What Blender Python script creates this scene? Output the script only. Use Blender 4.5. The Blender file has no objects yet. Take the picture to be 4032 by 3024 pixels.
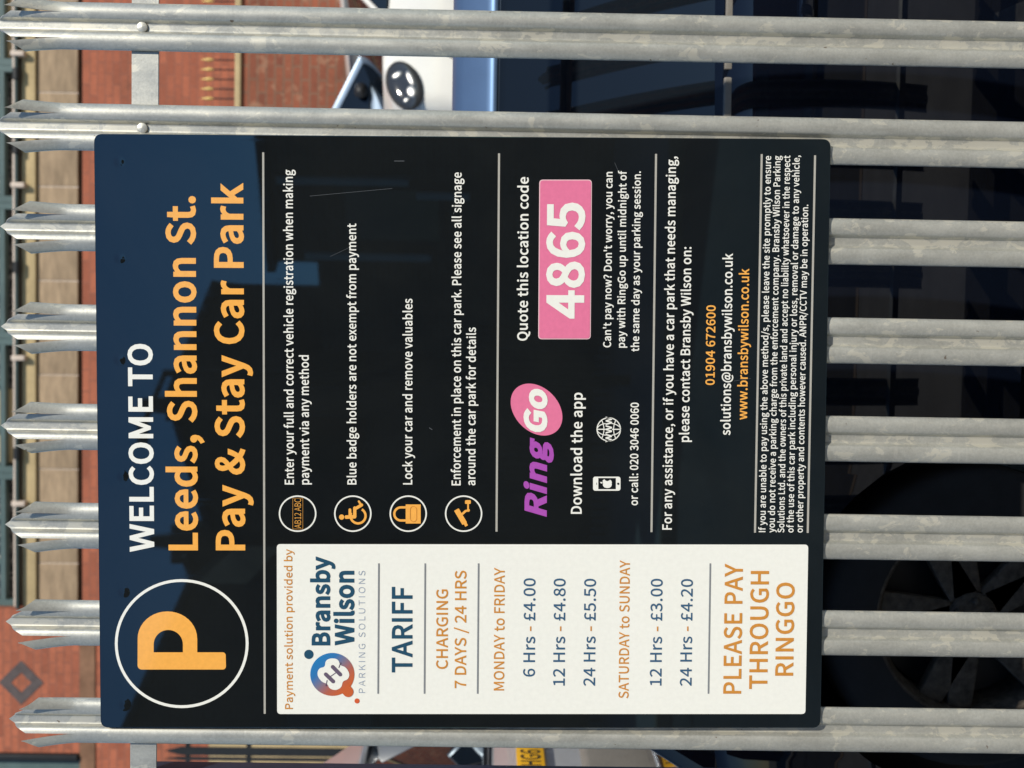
import bpy, bmesh, math, random
import numpy as np
from mathutils import Vector, Matrix
from mathutils.geometry import delaunay_2d_cdt

SC = bpy.context.scene
COL = SC.collection
rnd = random.Random(7)

# ------------------------------------------------------------------ camera
F_PX, PW, PH = 5200.0, 4032.0, 3024.0
YAW, PITCH, ROLL = 0.05231, -0.015372, -0.004365
CAM_X, CAM_Y, CAM_Z = 0.197302, -2.15, -0.0465     # relative to the sign's centre
SIGN_W, SIGN_H = 0.96899, 1.18902
SIGN_Z = 1.597                                      # height of the sign's centre over the pavement
TILT = -0.012                                       # the sign hangs slightly askew on the upright fence
R = (Matrix.Rotation(YAW, 3, 'Z') @ Matrix.Rotation(PITCH, 3, 'X') @ Matrix.Rotation(ROLL, 3, 'Y'))
SIGN_M = Matrix.Translation((0, 0, SIGN_Z)) @ Matrix.Rotation(TILT, 4, 'Y')
right, fwd, up = R.col[0], R.col[1], R.col[2]
C3 = Vector((CAM_X, CAM_Y, CAM_Z))
cam_rot = Matrix((-up, right, -fwd)).transposed()   # the phone was held on its side: picture right is down
cam_local = Matrix.Translation(C3) @ cam_rot.to_4x4()
cd = bpy.data.cameras.new('camera')
cam = bpy.data.objects.new('camera', cd)
COL.objects.link(cam)
cam.matrix_world = SIGN_M @ cam_local
cd.sensor_width = 36.0
cd.lens = F_PX / PW * 36.0
cd.clip_start, cd.clip_end = 0.05, 500
cd.dof.use_dof = True
cd.dof.focus_distance = 2.15
cd.dof.aperture_fstop = 6.3
SC.camera = cam

# ------------------------------------------------------------------ light
SUN_AZ, SUN_EL = math.radians(31), math.radians(36)  # from behind the camera, to its right
to_sun = Vector((math.sin(SUN_AZ) * math.cos(SUN_EL), -math.cos(SUN_AZ) * math.cos(SUN_EL), math.sin(SUN_EL)))
w = bpy.data.worlds.new('World'); SC.world = w
w.use_nodes = True
nt = w.node_tree; nt.nodes.clear()
sky = nt.nodes.new('ShaderNodeTexSky'); sky.sky_type = 'NISHITA'
sky.sun_disc = False
sky.sun_elevation = SUN_EL
sky.sun_rotation = math.pi - SUN_AZ
sky.air_density = 1.0; sky.dust_density = 0.0; sky.ozone_density = 4.0
bg = nt.nodes.new('ShaderNodeBackground'); bg.inputs['Strength'].default_value = 0.12
wo = nt.nodes.new('ShaderNodeOutputWorld')
nt.links.new(sky.outputs[0], bg.inputs[0]); nt.links.new(bg.outputs[0], wo.inputs[0])
sd = bpy.data.lights.new('sun', 'SUN'); sd.energy = 4.25; sd.angle = math.radians(0.53)
sd.color = (1.0, 0.93, 0.80)
sun = bpy.data.objects.new('sun', sd); COL.objects.link(sun)
sun.rotation_euler = to_sun.to_track_quat('Z', 'Y').to_euler()
SC.view_settings.view_transform = 'Standard'
SC.view_settings.look = 'None'
SC.view_settings.exposure = 0.0
SC.view_settings.gamma = 1.0
SC.render.film_transparent = False

# ------------------------------------------------------------------ measuring helpers
def ray(x, y):
    """Direction (sign frame) of picture point x, y of the 4032 x 3024 photograph."""
    return fwd + right * ((PH / 2 - y) / F_PX) - up * ((x - PW / 2) / F_PX)

def S(x, y, yp=0.0):
    """Point of the sign's plane (sign frame) measured at picture point x, y."""
    d = ray(x, y)
    return C3 + d * ((yp - C3.y) / d.y)

CW = SIGN_M @ C3
def W(x, y, yp):
    """Point of the upright world plane Y = yp measured at picture point x, y."""
    d = SIGN_M.to_3x3() @ ray(x, y)
    return CW + d * ((yp - CW.y) / d.y)

# ------------------------------------------------------------------ object helpers
def tag(o, label=None, cat=None, group=None, kind=None):
    if label: o['label'] = label
    if cat: o['category'] = cat
    if group: o['group'] = group
    if kind: o['kind'] = kind
    return o

def empty(name, loc=(0, 0, 0), rz=0.0, label=None, cat=None, group=None):
    o = bpy.data.objects.new(name, None); COL.objects.link(o)
    o.location = loc; o.rotation_euler = (0, 0, rz); o.empty_display_size = 0.1
    return tag(o, label, cat, group)

def obj(name, verts, faces, mats, parent=None, smooth=False, idx=None, bevel=0.0, seg=3, angle=30):
    me = bpy.data.meshes.new(name)
    me.from_pydata([tuple(v) for v in verts], [], [tuple(f) for f in faces])
    if not isinstance(mats, (list, tuple)): mats = [mats]
    for m in mats: me.materials.append(m)
    if idx is not None:
        me.polygons.foreach_set('material_index', idx)
    if smooth:
        me.polygons.foreach_set('use_smooth', [True] * len(me.polygons))
    me.update()
    o = bpy.data.objects.new(name, me); COL.objects.link(o)
    if parent: o.parent = parent
    if bevel:
        b = o.modifiers.new('edge', 'BEVEL'); b.width = bevel; b.segments = seg
        b.limit_method = 'ANGLE'; b.angle_limit = math.radians(angle); b.harden_normals = False
        me.polygons.foreach_set('use_smooth', [True] * len(me.polygons))
    return o

class MB:
    """Collects shapes that become ONE mesh."""
    def __init__(s): s.v, s.f, s.i = [], [], []
    def add(s, v, f, i=0):
        n = len(s.v); s.v += [tuple(p) for p in v]; s.f += [tuple(a + n for a in q) for q in f]; s.i += [i] * len(f); return s
    def box(s, a, b, i=0):
        (x0, y0, z0), (x1, y1, z1) = a, b
        v = [(x0, y0, z0), (x1, y0, z0), (x1, y1, z0), (x0, y1, z0), (x0, y0, z1), (x1, y0, z1), (x1, y1, z1), (x0, y1, z1)]
        return s.add(v, [(0, 3, 2, 1), (4, 5, 6, 7), (0, 1, 5, 4), (1, 2, 6, 5), (2, 3, 7, 6), (3, 0, 4, 7)], i)
    def prism(s, poly, y0, y1, i=0):
        """Side outline (x, z) swept from y0 to y1."""
        n = len(poly)
        v = [(x, y0, z) for x, z in poly] + [(x, y1, z) for x, z in poly]
        ar = sum(poly[k][0] * poly[(k + 1) % n][1] - poly[(k + 1) % n][0] * poly[k][1] for k in range(n))
        f = [tuple(range(n)), tuple(range(2 * n - 1, n - 1, -1))]
        f += [(k, n + k, n + (k + 1) % n, (k + 1) % n) for k in range(n)]
        if ar < 0: f = [q[::-1] for q in f]
        return s.add(v, f, i)
    def tube(s, a, b, r, n=12, i=0, r2=None):
        a, b = Vector(a), Vector(b); d = (b - a).normalized()
        t = Vector((0, 0, 1)) if abs(d.z) < .9 else Vector((1, 0, 0))
        e1 = d.cross(t).normalized(); e2 = d.cross(e1)
        r2 = r if r2 is None else r2
        v = []
        for p, q in ((a, r), (b, r2)):
            v += [p + e1 * math.cos(2 * math.pi * k / n) * q + e2 * math.sin(2 * math.pi * k / n) * q for k in range(n)]
        f = [(k, n + k, n + (k + 1) % n, (k + 1) % n) for k in range(n)] + [tuple(range(n)), tuple(range(2 * n - 1, n - 1, -1))]
        return s.add(v, [q[::-1] for q in f], i)
    def lathe(s, prof, c, axis='y', n=32, i=0):
        """Profile of (radius, height) turned about an axis through c."""
        v, f = [], []
        for r, h in prof:
            for k in range(n):
                a = 2 * math.pi * k / n
                p = {'y': (r * math.cos(a), h, r * math.sin(a)), 'z': (r * math.cos(a), r * math.sin(a), h)}[axis]
                v.append((c[0] + p[0], c[1] + p[1], c[2] + p[2]))
        for j in range(len(prof) - 1):
            for k in range(n):
                q = (j * n + k, j * n + (k + 1) % n, (j + 1) * n + (k + 1) % n, (j + 1) * n + k)
                f.append(q if axis == 'z' else q[::-1])
        return s.add(v, f, i)
    def build(s, name, mats, parent=None, smooth=False, bevel=0.0, seg=3, angle=30):
        return obj(name, s.v, s.f, mats, parent, smooth, s.i, bevel, seg, angle)

def copy_tree(o, parent=None):
    c = o.copy(); COL.objects.link(c)
    if parent: c.parent = parent
    for ch in list(o.children): copy_tree(ch, c)
    return c

# ------------------------------------------------------------------ materials
def mat(name, base=(.5, .5, .5), rough=.5, metal=0.0, spec=.5, coat=0.0, coat_rough=.03, ior=1.5):
    m = bpy.data.materials.new(name); m.use_nodes = True
    p = m.node_tree.nodes['Principled BSDF']
    p.inputs['Base Color'].default_value = (*base, 1)
    p.inputs['Roughness'].default_value = rough
    p.inputs['Metallic'].default_value = metal
    p.inputs['Specular IOR Level'].default_value = spec
    p.inputs['IOR'].default_value = ior
    p.inputs['Coat Weight'].default_value = coat
    p.inputs['Coat Roughness'].default_value = coat_rough
    return m

class N:
    """Small node-tree writer."""
    def __init__(s, m): s.t = m.node_tree; s.p = s.t.nodes['Principled BSDF']
    def new(s, kind, **kw):
        n = s.t.nodes.new(kind)
        for k, v in kw.items():
            if hasattr(n, k): setattr(n, k, v)
            else: n.inputs[k].default_value = v
        return n
    def link(s, a, b): s.t.links.new(a, b)
    def coords(s, scale=(1, 1, 1), seed=False, what='Object'):
        tc = s.new('ShaderNodeTexCoord'); mp = s.new('ShaderNodeMapping')
        mp.inputs['Scale'].default_value = scale
        out = tc.outputs[what]
        if seed:
            oi = s.new('ShaderNodeObjectInfo'); mu = s.new('ShaderNodeMath', operation='MULTIPLY'); mu.inputs[1].default_value = 37.0
            ad = s.new('ShaderNodeVectorMath', operation='ADD')
            s.link(oi.outputs['Random'], mu.inputs[0]); s.link(out, ad.inputs[0]); s.link(mu.outputs[0], ad.inputs[1]); out = ad.outputs[0]
        s.link(out, mp.inputs[0]); return mp.outputs[0]
    def noise(s, vec, scale, detail=4, rough=.55, dist=0.0):
        n = s.new('ShaderNodeTexNoise'); n.inputs['Scale'].default_value = scale; n.inputs['Detail'].default_value = detail
        n.inputs['Roughness'].default_value = rough; n.inputs['Distortion'].default_value = dist
        s.link(vec, n.inputs['Vector']); return n.outputs['Fac']
    def ramp(s, fac, stops, interp='LINEAR'):
        r = s.new('ShaderNodeValToRGB'); r.color_ramp.interpolation = interp
        e = r.color_ramp.elements
        while len(e) < len(stops): e.new(.5)
        for q, (pos, c) in zip(e, stops):
            q.position = pos; q.color = (*c, 1) if len(c) == 3 else c
        s.link(fac, r.inputs[0]); return r.outputs[0]
    def mix(s, fac, a, b, mode='MIX'):
        n = s.new('ShaderNodeMix', data_type='RGBA', blend_type=mode)
        for sock, v in ((n.inputs[0], fac), (n.inputs[6], a), (n.inputs[7], b)):
            if hasattr(v, 'is_output') or isinstance(v, bpy.types.NodeSocket): s.link(v, sock)
            else: sock.default_value = v if isinstance(v, (int, float)) else (*v, 1)
        return n.outputs[2]
    def base(s, c): s.link(c, s.p.inputs['Base Color'])
    def bump(s, h, strength=.3, dist=.01):
        b = s.new('ShaderNodeBump'); b.inputs['Strength'].default_value = strength; b.inputs['Distance'].default_value = dist
        s.link(h, b.inputs['Height']); s.link(b.outputs[0], s.p.inputs['Normal'])

# letter outlines: character number, advance, then for each outline its point count and x, y pairs
OUTLINES = [
    [32, 314],
    [38, 952, 38, 363, -18, 475, -4, 574, 37, 658, 99, 741, 47, 820, 7, 895, -18, 929, 88, 869, 110, 804, 142, 737, 186, 811, 299, 870, 421, 916, 553, 797, 553, 759, 441, 711, 340, 653, 251, 557, 337, 468, 435, 392, 539, 503, 625, 589, 723, 623, 843, 599, 948, 531, 1019, 422, 1045, 298, 1013, 216, 927, 186, 804, 194, 727, 217, 646, 254, 563, 154, 484, 79, 389, 50, 266, 90, 119, 200, 19, 12, 574, 167, 513, 123, 447, 94, 378, 84, 274, 108, 202, 173, 175, 273, 193, 348, 239, 414, 305, 473, 384, 364, 476, 261, 12, 345, 623, 318, 686, 301, 747, 296, 805, 311, 882, 355, 935, 423, 955, 479, 939, 510, 897, 520, 840, 495, 758, 432, 688],
    [39, 389, 6, 154, 676, 234, 676, 258, 937, 261, 1080, 126, 1080, 129, 937],
    [44, 389, 17, 105, -266, 214, -196, 285, -97, 310, 27, 297, 107, 260, 158, 202, 176, 154, 166, 119, 135, 105, 87, 118, 39, 152, 8, 199, -3, 214, -1, 197, -79, 149, -143, 74, -190],
    [45, 486, 4, 64, 343, 423, 343, 423, 441, 64, 441],
    [46, 389, 12, 195, -18, 241, -6, 274, 28, 287, 78, 274, 130, 241, 164, 195, 176, 148, 164, 115, 130, 102, 78, 115, 28, 148, -6],
    [47, 549, 4, 15, -251, 109, -251, 528, 1112, 436, 1112],
    [48, 777, 16, 389, -18, 521, 15, 622, 115, 686, 282, 709, 517, 686, 749, 622, 914, 521, 1012, 389, 1045, 257, 1012, 156, 914, 92, 749, 70, 517, 92, 282, 156, 115, 257, 15, 12, 389, 85, 287, 130, 218, 271, 193, 517, 218, 761, 287, 900, 389, 944, 492, 900, 560, 761, 585, 517, 560, 271, 492, 130],
    [49, 777, 13, 123, 0, 686, 0, 686, 106, 480, 106, 480, 1027, 382, 1027, 322, 997, 253, 973, 169, 954, 169, 873, 353, 873, 353, 106, 123, 106],
    [50, 777, 28, 62, 0, 707, 0, 707, 111, 423, 111, 368, 109, 311, 105, 255, 101, 420, 269, 547, 431, 629, 588, 658, 744, 621, 903, 518, 1007, 359, 1045, 241, 1026, 142, 974, 56, 895, 130, 822, 192, 883, 263, 926, 343, 941, 449, 915, 512, 843, 532, 738, 504, 600, 418, 446, 271, 273, 62, 76],
    [51, 777, 40, 368, -18, 536, 17, 654, 117, 699, 275, 669, 398, 592, 486, 482, 535, 482, 542, 578, 595, 641, 678, 664, 789, 625, 927, 519, 1014, 364, 1045, 255, 1029, 161, 986, 78, 923, 147, 842, 210, 894, 281, 928, 360, 941, 453, 921, 513, 864, 534, 779, 507, 679, 418, 609, 249, 583, 249, 485, 438, 459, 539, 387, 569, 279, 542, 177, 469, 111, 360, 88, 256, 105, 173, 148, 106, 206, 41, 123, 120, 54, 227, 2],
    [52, 777, 11, 476, 0, 597, 0, 597, 283, 734, 283, 734, 385, 597, 385, 597, 1027, 455, 1027, 28, 367, 28, 283, 476, 283, 10, 476, 385, 161, 385, 395, 735, 424, 786, 451, 837, 478, 887, 483, 887, 480, 826, 477, 759, 476, 700],
    [53, 777, 32, 367, -18, 492, 5, 600, 74, 675, 184, 703, 333, 660, 519, 549, 627, 394, 661, 336, 656, 286, 642, 239, 620, 266, 917, 653, 917, 653, 1027, 154, 1027, 120, 548, 189, 504, 244, 537, 298, 558, 360, 564, 472, 536, 546, 457, 573, 331, 543, 201, 465, 118, 354, 88, 249, 105, 167, 146, 102, 202, 38, 118, 118, 52, 226, 2],
    [54, 777, 28, 422, -18, 569, 24, 676, 140, 717, 315, 682, 495, 583, 602, 431, 637, 350, 622, 269, 580, 199, 514, 223, 715, 280, 846, 363, 918, 464, 940, 524, 930, 580, 903, 626, 861, 699, 940, 635, 994, 555, 1031, 458, 1045, 315, 1015, 194, 918, 110, 746, 78, 490, 104, 268, 176, 109, 285, 14, 12, 202, 412, 272, 488, 343, 529, 410, 542, 514, 514, 575, 436, 595, 315, 572, 193, 510, 112, 422, 83, 310, 121, 236, 232],
    [55, 777, 13, 277, 0, 410, 0, 431, 275, 477, 510, 565, 728, 711, 950, 711, 1027, 69, 1027, 69, 917, 567, 917, 439, 711, 353, 500, 302, 268],
    [56, 777, 26, 392, -18, 561, 17, 672, 112, 713, 246, 688, 368, 625, 455, 541, 517, 541, 524, 603, 585, 655, 670, 676, 772, 642, 912, 546, 1007, 395, 1042, 251, 1009, 151, 918, 113, 782, 133, 684, 183, 605, 252, 545, 252, 539, 162, 474, 92, 378, 64, 255, 107, 114, 223, 17, 12, 462, 557, 348, 610, 263, 680, 230, 782, 251, 869, 309, 926, 394, 947, 487, 922, 546, 857, 567, 765, 555, 691, 520, 622, 12, 394, 77, 283, 102, 206, 169, 178, 266, 196, 358, 246, 436, 319, 499, 455, 439, 553, 364, 591, 251, 566, 160, 498, 99],
    [57, 777, 28, 329, -18, 468, 13, 587, 114, 670, 292, 702, 557, 675, 771, 603, 923, 493, 1015, 356, 1045, 209, 1003, 102, 887, 62, 711, 97, 534, 195, 426, 345, 389, 430, 405, 511, 448, 581, 514, 556, 313, 499, 182, 419, 110, 325, 88, 260, 98, 201, 125, 151, 167, 81, 87, 146, 33, 228, -4, 12, 580, 622, 509, 543, 436, 498, 366, 485, 264, 513, 203, 592, 182, 711, 205, 835, 268, 916, 357, 945, 470, 908, 545, 800],
    [58, 389, 12, 195, 546, 241, 559, 274, 593, 287, 644, 274, 695, 241, 730, 195, 742, 148, 730, 115, 695, 102, 644, 115, 593, 148, 559, 12, 195, -18, 241, -6, 274, 28, 287, 78, 274, 130, 241, 164, 195, 176, 148, 164, 115, 130, 102, 78, 115, 28, 148, -6],
    [63, 664, 22, 249, 310, 363, 310, 388, 453, 467, 569, 551, 683, 590, 818, 557, 951, 466, 1037, 328, 1067, 222, 1050, 133, 1005, 60, 938, 133, 871, 186, 919, 247, 950, 314, 961, 398, 940, 448, 886, 465, 810, 427, 695, 345, 588, 269, 467, 12, 310, -18, 357, -6, 391, 28, 403, 78, 391, 130, 357, 164, 310, 176, 263, 164, 231, 130, 218, 78, 231, 28, 263, -6],
    [64, 1325, 61, 629, -242, 735, -234, 834, -207, 927, -162, 892, -87, 817, -123, 732, -148, 639, -157, 454, -125, 306, -32, 208, 118, 172, 322, 219, 571, 342, 761, 518, 883, 721, 926, 909, 893, 1045, 802, 1128, 663, 1155, 487, 1123, 314, 1043, 203, 944, 164, 877, 184, 848, 245, 859, 349, 920, 661, 836, 661, 818, 597, 815, 597, 782, 640, 740, 665, 690, 674, 531, 616, 426, 478, 388, 311, 413, 190, 481, 114, 577, 88, 646, 103, 711, 141, 768, 196, 772, 196, 799, 130, 855, 90, 933, 77, 1041, 104, 1142, 183, 1216, 313, 1245, 493, 1209, 704, 1106, 868, 945, 974, 732, 1011, 483, 962, 274, 822, 131, 603, 78, 318, 121, 76, 239, -99, 414, -206, 13, 602, 176, 546, 191, 506, 236, 492, 318, 516, 440, 585, 541, 690, 584, 729, 578, 762, 557, 791, 518, 748, 270, 696, 217, 647, 186],
    [65, 852, 8, 6, 0, 136, 0, 235, 314, 611, 314, 709, 0, 846, 0, 497, 1027, 353, 1027, 10, 268, 416, 318, 574, 353, 689, 387, 804, 420, 922, 426, 922, 459, 804, 493, 689, 529, 574, 578, 416],
    [66, 920, 17, 141, 0, 468, 0, 626, 19, 749, 75, 829, 169, 857, 301, 830, 422, 757, 503, 648, 546, 648, 553, 730, 602, 781, 680, 798, 776, 753, 921, 629, 1002, 445, 1027, 141, 1027, 9, 270, 591, 270, 924, 429, 924, 563, 908, 644, 855, 671, 759, 646, 669, 566, 611, 423, 591, 9, 270, 104, 270, 490, 450, 490, 603, 471, 697, 410, 730, 305, 696, 191, 601, 125, 450, 104],
    [67, 894, 30, 528, -18, 651, -1, 755, 49, 843, 129, 772, 211, 703, 149, 624, 109, 534, 95, 401, 125, 300, 209, 237, 342, 214, 517, 238, 690, 304, 820, 406, 903, 538, 931, 619, 919, 689, 885, 748, 835, 818, 919, 746, 981, 652, 1027, 536, 1045, 355, 1008, 211, 903, 116, 736, 81, 513, 115, 289, 209, 122, 350, 18],
    [68, 964, 11, 141, 0, 403, 0, 609, 35, 758, 137, 850, 299, 881, 517, 850, 735, 758, 895, 606, 993, 398, 1027, 141, 1027, 11, 270, 106, 270, 922, 387, 922, 545, 895, 658, 817, 726, 690, 748, 517, 726, 343, 658, 214, 545, 134, 387, 106],
    [69, 825, 12, 141, 0, 748, 0, 748, 111, 270, 111, 270, 485, 660, 485, 660, 595, 270, 595, 270, 917, 732, 917, 732, 1027, 141, 1027],
    [70, 773, 10, 141, 0, 270, 0, 270, 461, 662, 461, 662, 570, 270, 570, 270, 917, 732, 917, 732, 1027, 141, 1027],
    [71, 965, 34, 545, -18, 673, -3, 781, 39, 861, 101, 861, 532, 524, 532, 524, 424, 742, 424, 742, 155, 692, 123, 629, 102, 557, 95, 411, 125, 303, 209, 237, 342, 214, 517, 239, 690, 307, 820, 415, 903, 556, 931, 647, 918, 720, 883, 777, 835, 847, 919, 776, 979, 679, 1026, 552, 1045, 364, 1008, 215, 903, 117, 736, 81, 513, 116, 289, 212, 122, 358, 18],
    [72, 1020, 12, 141, 0, 270, 0, 270, 485, 749, 485, 749, 0, 880, 0, 880, 1027, 749, 1027, 749, 597, 270, 597, 270, 1027, 141, 1027],
    [73, 410, 4, 141, 0, 270, 0, 270, 1027, 141, 1027],
    [75, 905, 13, 141, 0, 270, 0, 270, 325, 447, 535, 755, 0, 899, 0, 528, 637, 850, 1027, 703, 1027, 273, 511, 270, 511, 270, 1027, 141, 1027],
    [76, 761, 6, 141, 0, 720, 0, 720, 111, 270, 111, 270, 1027, 141, 1027],
    [77, 1137, 30, 141, 0, 258, 0, 258, 569, 255, 666, 249, 772, 241, 871, 246, 871, 329, 637, 524, 104, 611, 104, 804, 637, 887, 871, 892, 871, 885, 772, 878, 666, 875, 569, 875, 0, 996, 0, 996, 1027, 840, 1027, 644, 478, 621, 407, 598, 335, 573, 263, 567, 263, 543, 335, 518, 407, 493, 478, 297, 1027, 141, 1027],
    [78, 1013, 20, 141, 0, 263, 0, 263, 539, 261, 647, 254, 755, 248, 860, 254, 860, 364, 648, 738, 0, 871, 0, 871, 1027, 748, 1027, 748, 493, 751, 384, 758, 274, 766, 168, 759, 168, 648, 380, 273, 1027, 141, 1027],
    [79, 1039, 16, 520, -18, 697, 19, 835, 126, 926, 294, 958, 517, 926, 738, 835, 904, 697, 1009, 520, 1045, 342, 1009, 204, 904, 113, 738, 81, 517, 113, 294, 204, 126, 342, 19, 16, 520, 95, 394, 125, 298, 210, 236, 343, 214, 517, 236, 690, 298, 820, 394, 903, 520, 931, 645, 903, 742, 820, 803, 690, 825, 517, 803, 343, 742, 210, 645, 125],
    [80, 887, 13, 141, 0, 270, 0, 270, 409, 440, 409, 594, 428, 713, 486, 791, 584, 818, 725, 790, 867, 712, 960, 591, 1011, 434, 1027, 141, 1027, 9, 270, 514, 270, 922, 417, 922, 568, 904, 659, 843, 689, 725, 660, 605, 572, 536, 423, 514],
    [81, 1039, 16, 520, 90, 394, 120, 298, 205, 236, 340, 214, 517, 236, 690, 298, 820, 394, 903, 520, 931, 645, 903, 742, 820, 803, 690, 825, 517, 803, 340, 742, 205, 645, 120, 29, 833, -258, 892, -255, 942, -246, 980, -234, 955, -134, 926, -142, 890, -148, 847, -150, 743, -135, 657, -89, 595, -13, 744, 45, 858, 155, 932, 315, 958, 517, 926, 738, 835, 904, 697, 1009, 520, 1045, 342, 1009, 204, 904, 113, 738, 81, 517, 108, 311, 185, 150, 303, 40, 457, -14, 538, -139, 664, -226],
    [82, 889, 9, 270, 539, 270, 922, 443, 922, 579, 904, 663, 846, 692, 739, 663, 628, 579, 561, 443, 539, 14, 704, 0, 850, 0, 590, 450, 711, 504, 792, 600, 821, 739, 774, 909, 648, 999, 462, 1027, 141, 1027, 141, 0, 270, 0, 270, 436, 455, 436],
    [83, 835, 40, 426, -18, 611, 21, 732, 125, 775, 273, 746, 401, 671, 487, 563, 548, 417, 611, 338, 648, 273, 701, 246, 783, 270, 862, 337, 913, 438, 931, 527, 920, 605, 887, 672, 836, 739, 919, 657, 984, 555, 1029, 438, 1045, 272, 1010, 157, 914, 115, 773, 148, 647, 227, 563, 324, 510, 471, 445, 559, 402, 620, 347, 643, 262, 617, 174, 543, 116, 427, 95, 323, 111, 226, 155, 144, 223, 67, 133, 167, 53, 288, 0],
    [84, 839, 8, 354, 0, 485, 0, 485, 917, 796, 917, 796, 1027, 43, 1027, 43, 917, 354, 917],
    [85, 1010, 20, 506, -18, 651, 4, 768, 79, 846, 215, 874, 423, 874, 1027, 749, 1027, 749, 420, 716, 226, 629, 125, 506, 95, 384, 125, 298, 226, 266, 420, 266, 1027, 137, 1027, 137, 423, 165, 215, 243, 79, 359, 4],
    [86, 805, 14, 329, 0, 479, 0, 805, 1027, 674, 1027, 508, 471, 476, 356, 444, 246, 409, 132, 403, 132, 369, 246, 337, 356, 304, 471, 137, 1027, 1, 1027],
    [87, 1230, 34, 254, 0, 408, 0, 560, 619, 578, 698, 595, 775, 612, 853, 618, 853, 634, 775, 651, 698, 668, 619, 824, 0, 980, 0, 1192, 1027, 1069, 1027, 958, 468, 939, 357, 921, 246, 902, 134, 894, 134, 869, 246, 845, 358, 821, 468, 678, 1027, 559, 1027, 417, 468, 392, 357, 368, 246, 345, 134, 339, 134, 318, 246, 298, 357, 277, 468, 169, 1027, 36, 1027],
    [89, 744, 16, 307, 0, 436, 0, 436, 398, 745, 1027, 611, 1027, 479, 737, 446, 662, 411, 587, 375, 511, 370, 511, 335, 587, 302, 662, 269, 737, 136, 1027, -1, 1027, 307, 398],
    [97, 789, 27, 304, -18, 395, -3, 479, 36, 556, 91, 560, 91, 571, 0, 676, 0, 676, 468, 650, 633, 564, 741, 413, 780, 296, 764, 195, 726, 115, 681, 164, 592, 230, 632, 307, 662, 392, 674, 488, 646, 536, 575, 549, 482, 340, 445, 195, 388, 110, 307, 83, 197, 112, 81, 190, 7, 10, 340, 85, 272, 97, 224, 136, 206, 206, 238, 292, 346, 356, 549, 396, 549, 185, 478, 130, 410, 97],
    [98, 866, 21, 464, -18, 588, 9, 694, 89, 767, 218, 794, 392, 774, 552, 716, 674, 622, 753, 492, 780, 407, 766, 326, 727, 252, 674, 258, 810, 258, 1115, 129, 1115, 129, 0, 231, 0, 242, 78, 248, 78, 318, 27, 391, -7, 13, 443, 90, 387, 97, 324, 122, 258, 168, 258, 569, 328, 625, 395, 660, 459, 672, 576, 637, 641, 539, 661, 391, 632, 229, 555, 126],
    [99, 714, 28, 429, -18, 518, -7, 601, 26, 675, 77, 619, 164, 567, 126, 507, 99, 440, 88, 317, 125, 234, 226, 204, 380, 236, 533, 320, 635, 444, 672, 500, 664, 550, 641, 595, 606, 660, 690, 601, 735, 528, 767, 438, 780, 299, 753, 182, 675, 102, 549, 73, 380, 100, 211, 175, 86, 288, 8],
    [100, 868, 21, 388, -18, 475, -3, 553, 36, 619, 90, 623, 90, 634, 0, 739, 0, 739, 1115, 611, 1115, 611, 822, 618, 692, 552, 739, 484, 769, 403, 780, 279, 752, 174, 672, 101, 546, 74, 380, 96, 210, 160, 86, 259, 8, 13, 416, 90, 302, 124, 231, 224, 206, 381, 236, 534, 315, 635, 426, 672, 488, 664, 549, 639, 611, 592, 611, 193, 548, 135, 484, 101],
    [101, 776, 25, 437, -18, 532, -8, 615, 20, 686, 59, 641, 144, 583, 112, 521, 91, 451, 84, 323, 117, 236, 209, 199, 350, 711, 350, 714, 372, 716, 396, 717, 423, 682, 612, 578, 736, 413, 780, 287, 752, 178, 673, 102, 547, 73, 380, 101, 212, 179, 87, 294, 9, 7, 197, 441, 237, 570, 315, 650, 416, 678, 518, 651, 582, 571, 605, 441],
    [102, 455, 24, 46, 657, 150, 657, 150, 0, 277, 0, 277, 657, 438, 657, 438, 761, 277, 761, 277, 881, 289, 963, 325, 1014, 385, 1031, 413, 1028, 442, 1021, 471, 1010, 499, 1109, 461, 1122, 418, 1130, 371, 1133, 247, 1102, 174, 1016, 150, 882, 150, 761, 46, 754],
    [103, 790, 48, 385, -350, 590, -313, 723, -218, 770, -87, 741, 16, 652, 75, 506, 94, 356, 94, 276, 105, 234, 134, 223, 176, 229, 213, 247, 243, 272, 268, 308, 253, 346, 244, 384, 241, 526, 273, 625, 365, 662, 506, 655, 568, 633, 621, 601, 662, 756, 662, 756, 761, 492, 761, 461, 771, 425, 778, 384, 780, 242, 747, 139, 653, 99, 508, 114, 424, 151, 354, 199, 304, 199, 298, 159, 263, 128, 215, 115, 157, 124, 103, 148, 62, 183, 32, 183, 25, 123, -24, 85, -83, 71, -147, 112, -258, 222, -326, 12, 384, 328, 303, 350, 245, 412, 223, 508, 245, 604, 303, 665, 384, 686, 466, 665, 524, 604, 546, 508, 524, 412, 465, 350, 16, 403, -262, 285, -245, 210, -199, 183, -129, 191, -85, 216, -41, 261, 0, 295, -7, 328, -10, 359, -11, 490, -11, 575, -20, 627, -51, 644, -108, 614, -183, 531, -239],
    [104, 850, 21, 129, 0, 258, 0, 258, 552, 328, 616, 393, 655, 465, 668, 547, 647, 594, 581, 609, 465, 609, 0, 737, 0, 737, 482, 712, 645, 635, 746, 504, 780, 408, 763, 326, 717, 252, 653, 258, 810, 258, 1115, 129, 1115],
    [105, 385, 4, 129, 0, 258, 0, 258, 761, 129, 761, 12, 193, 917, 238, 928, 268, 958, 279, 1003, 268, 1046, 238, 1075, 193, 1085, 149, 1075, 120, 1046, 109, 1003, 120, 958, 149, 928],
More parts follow.
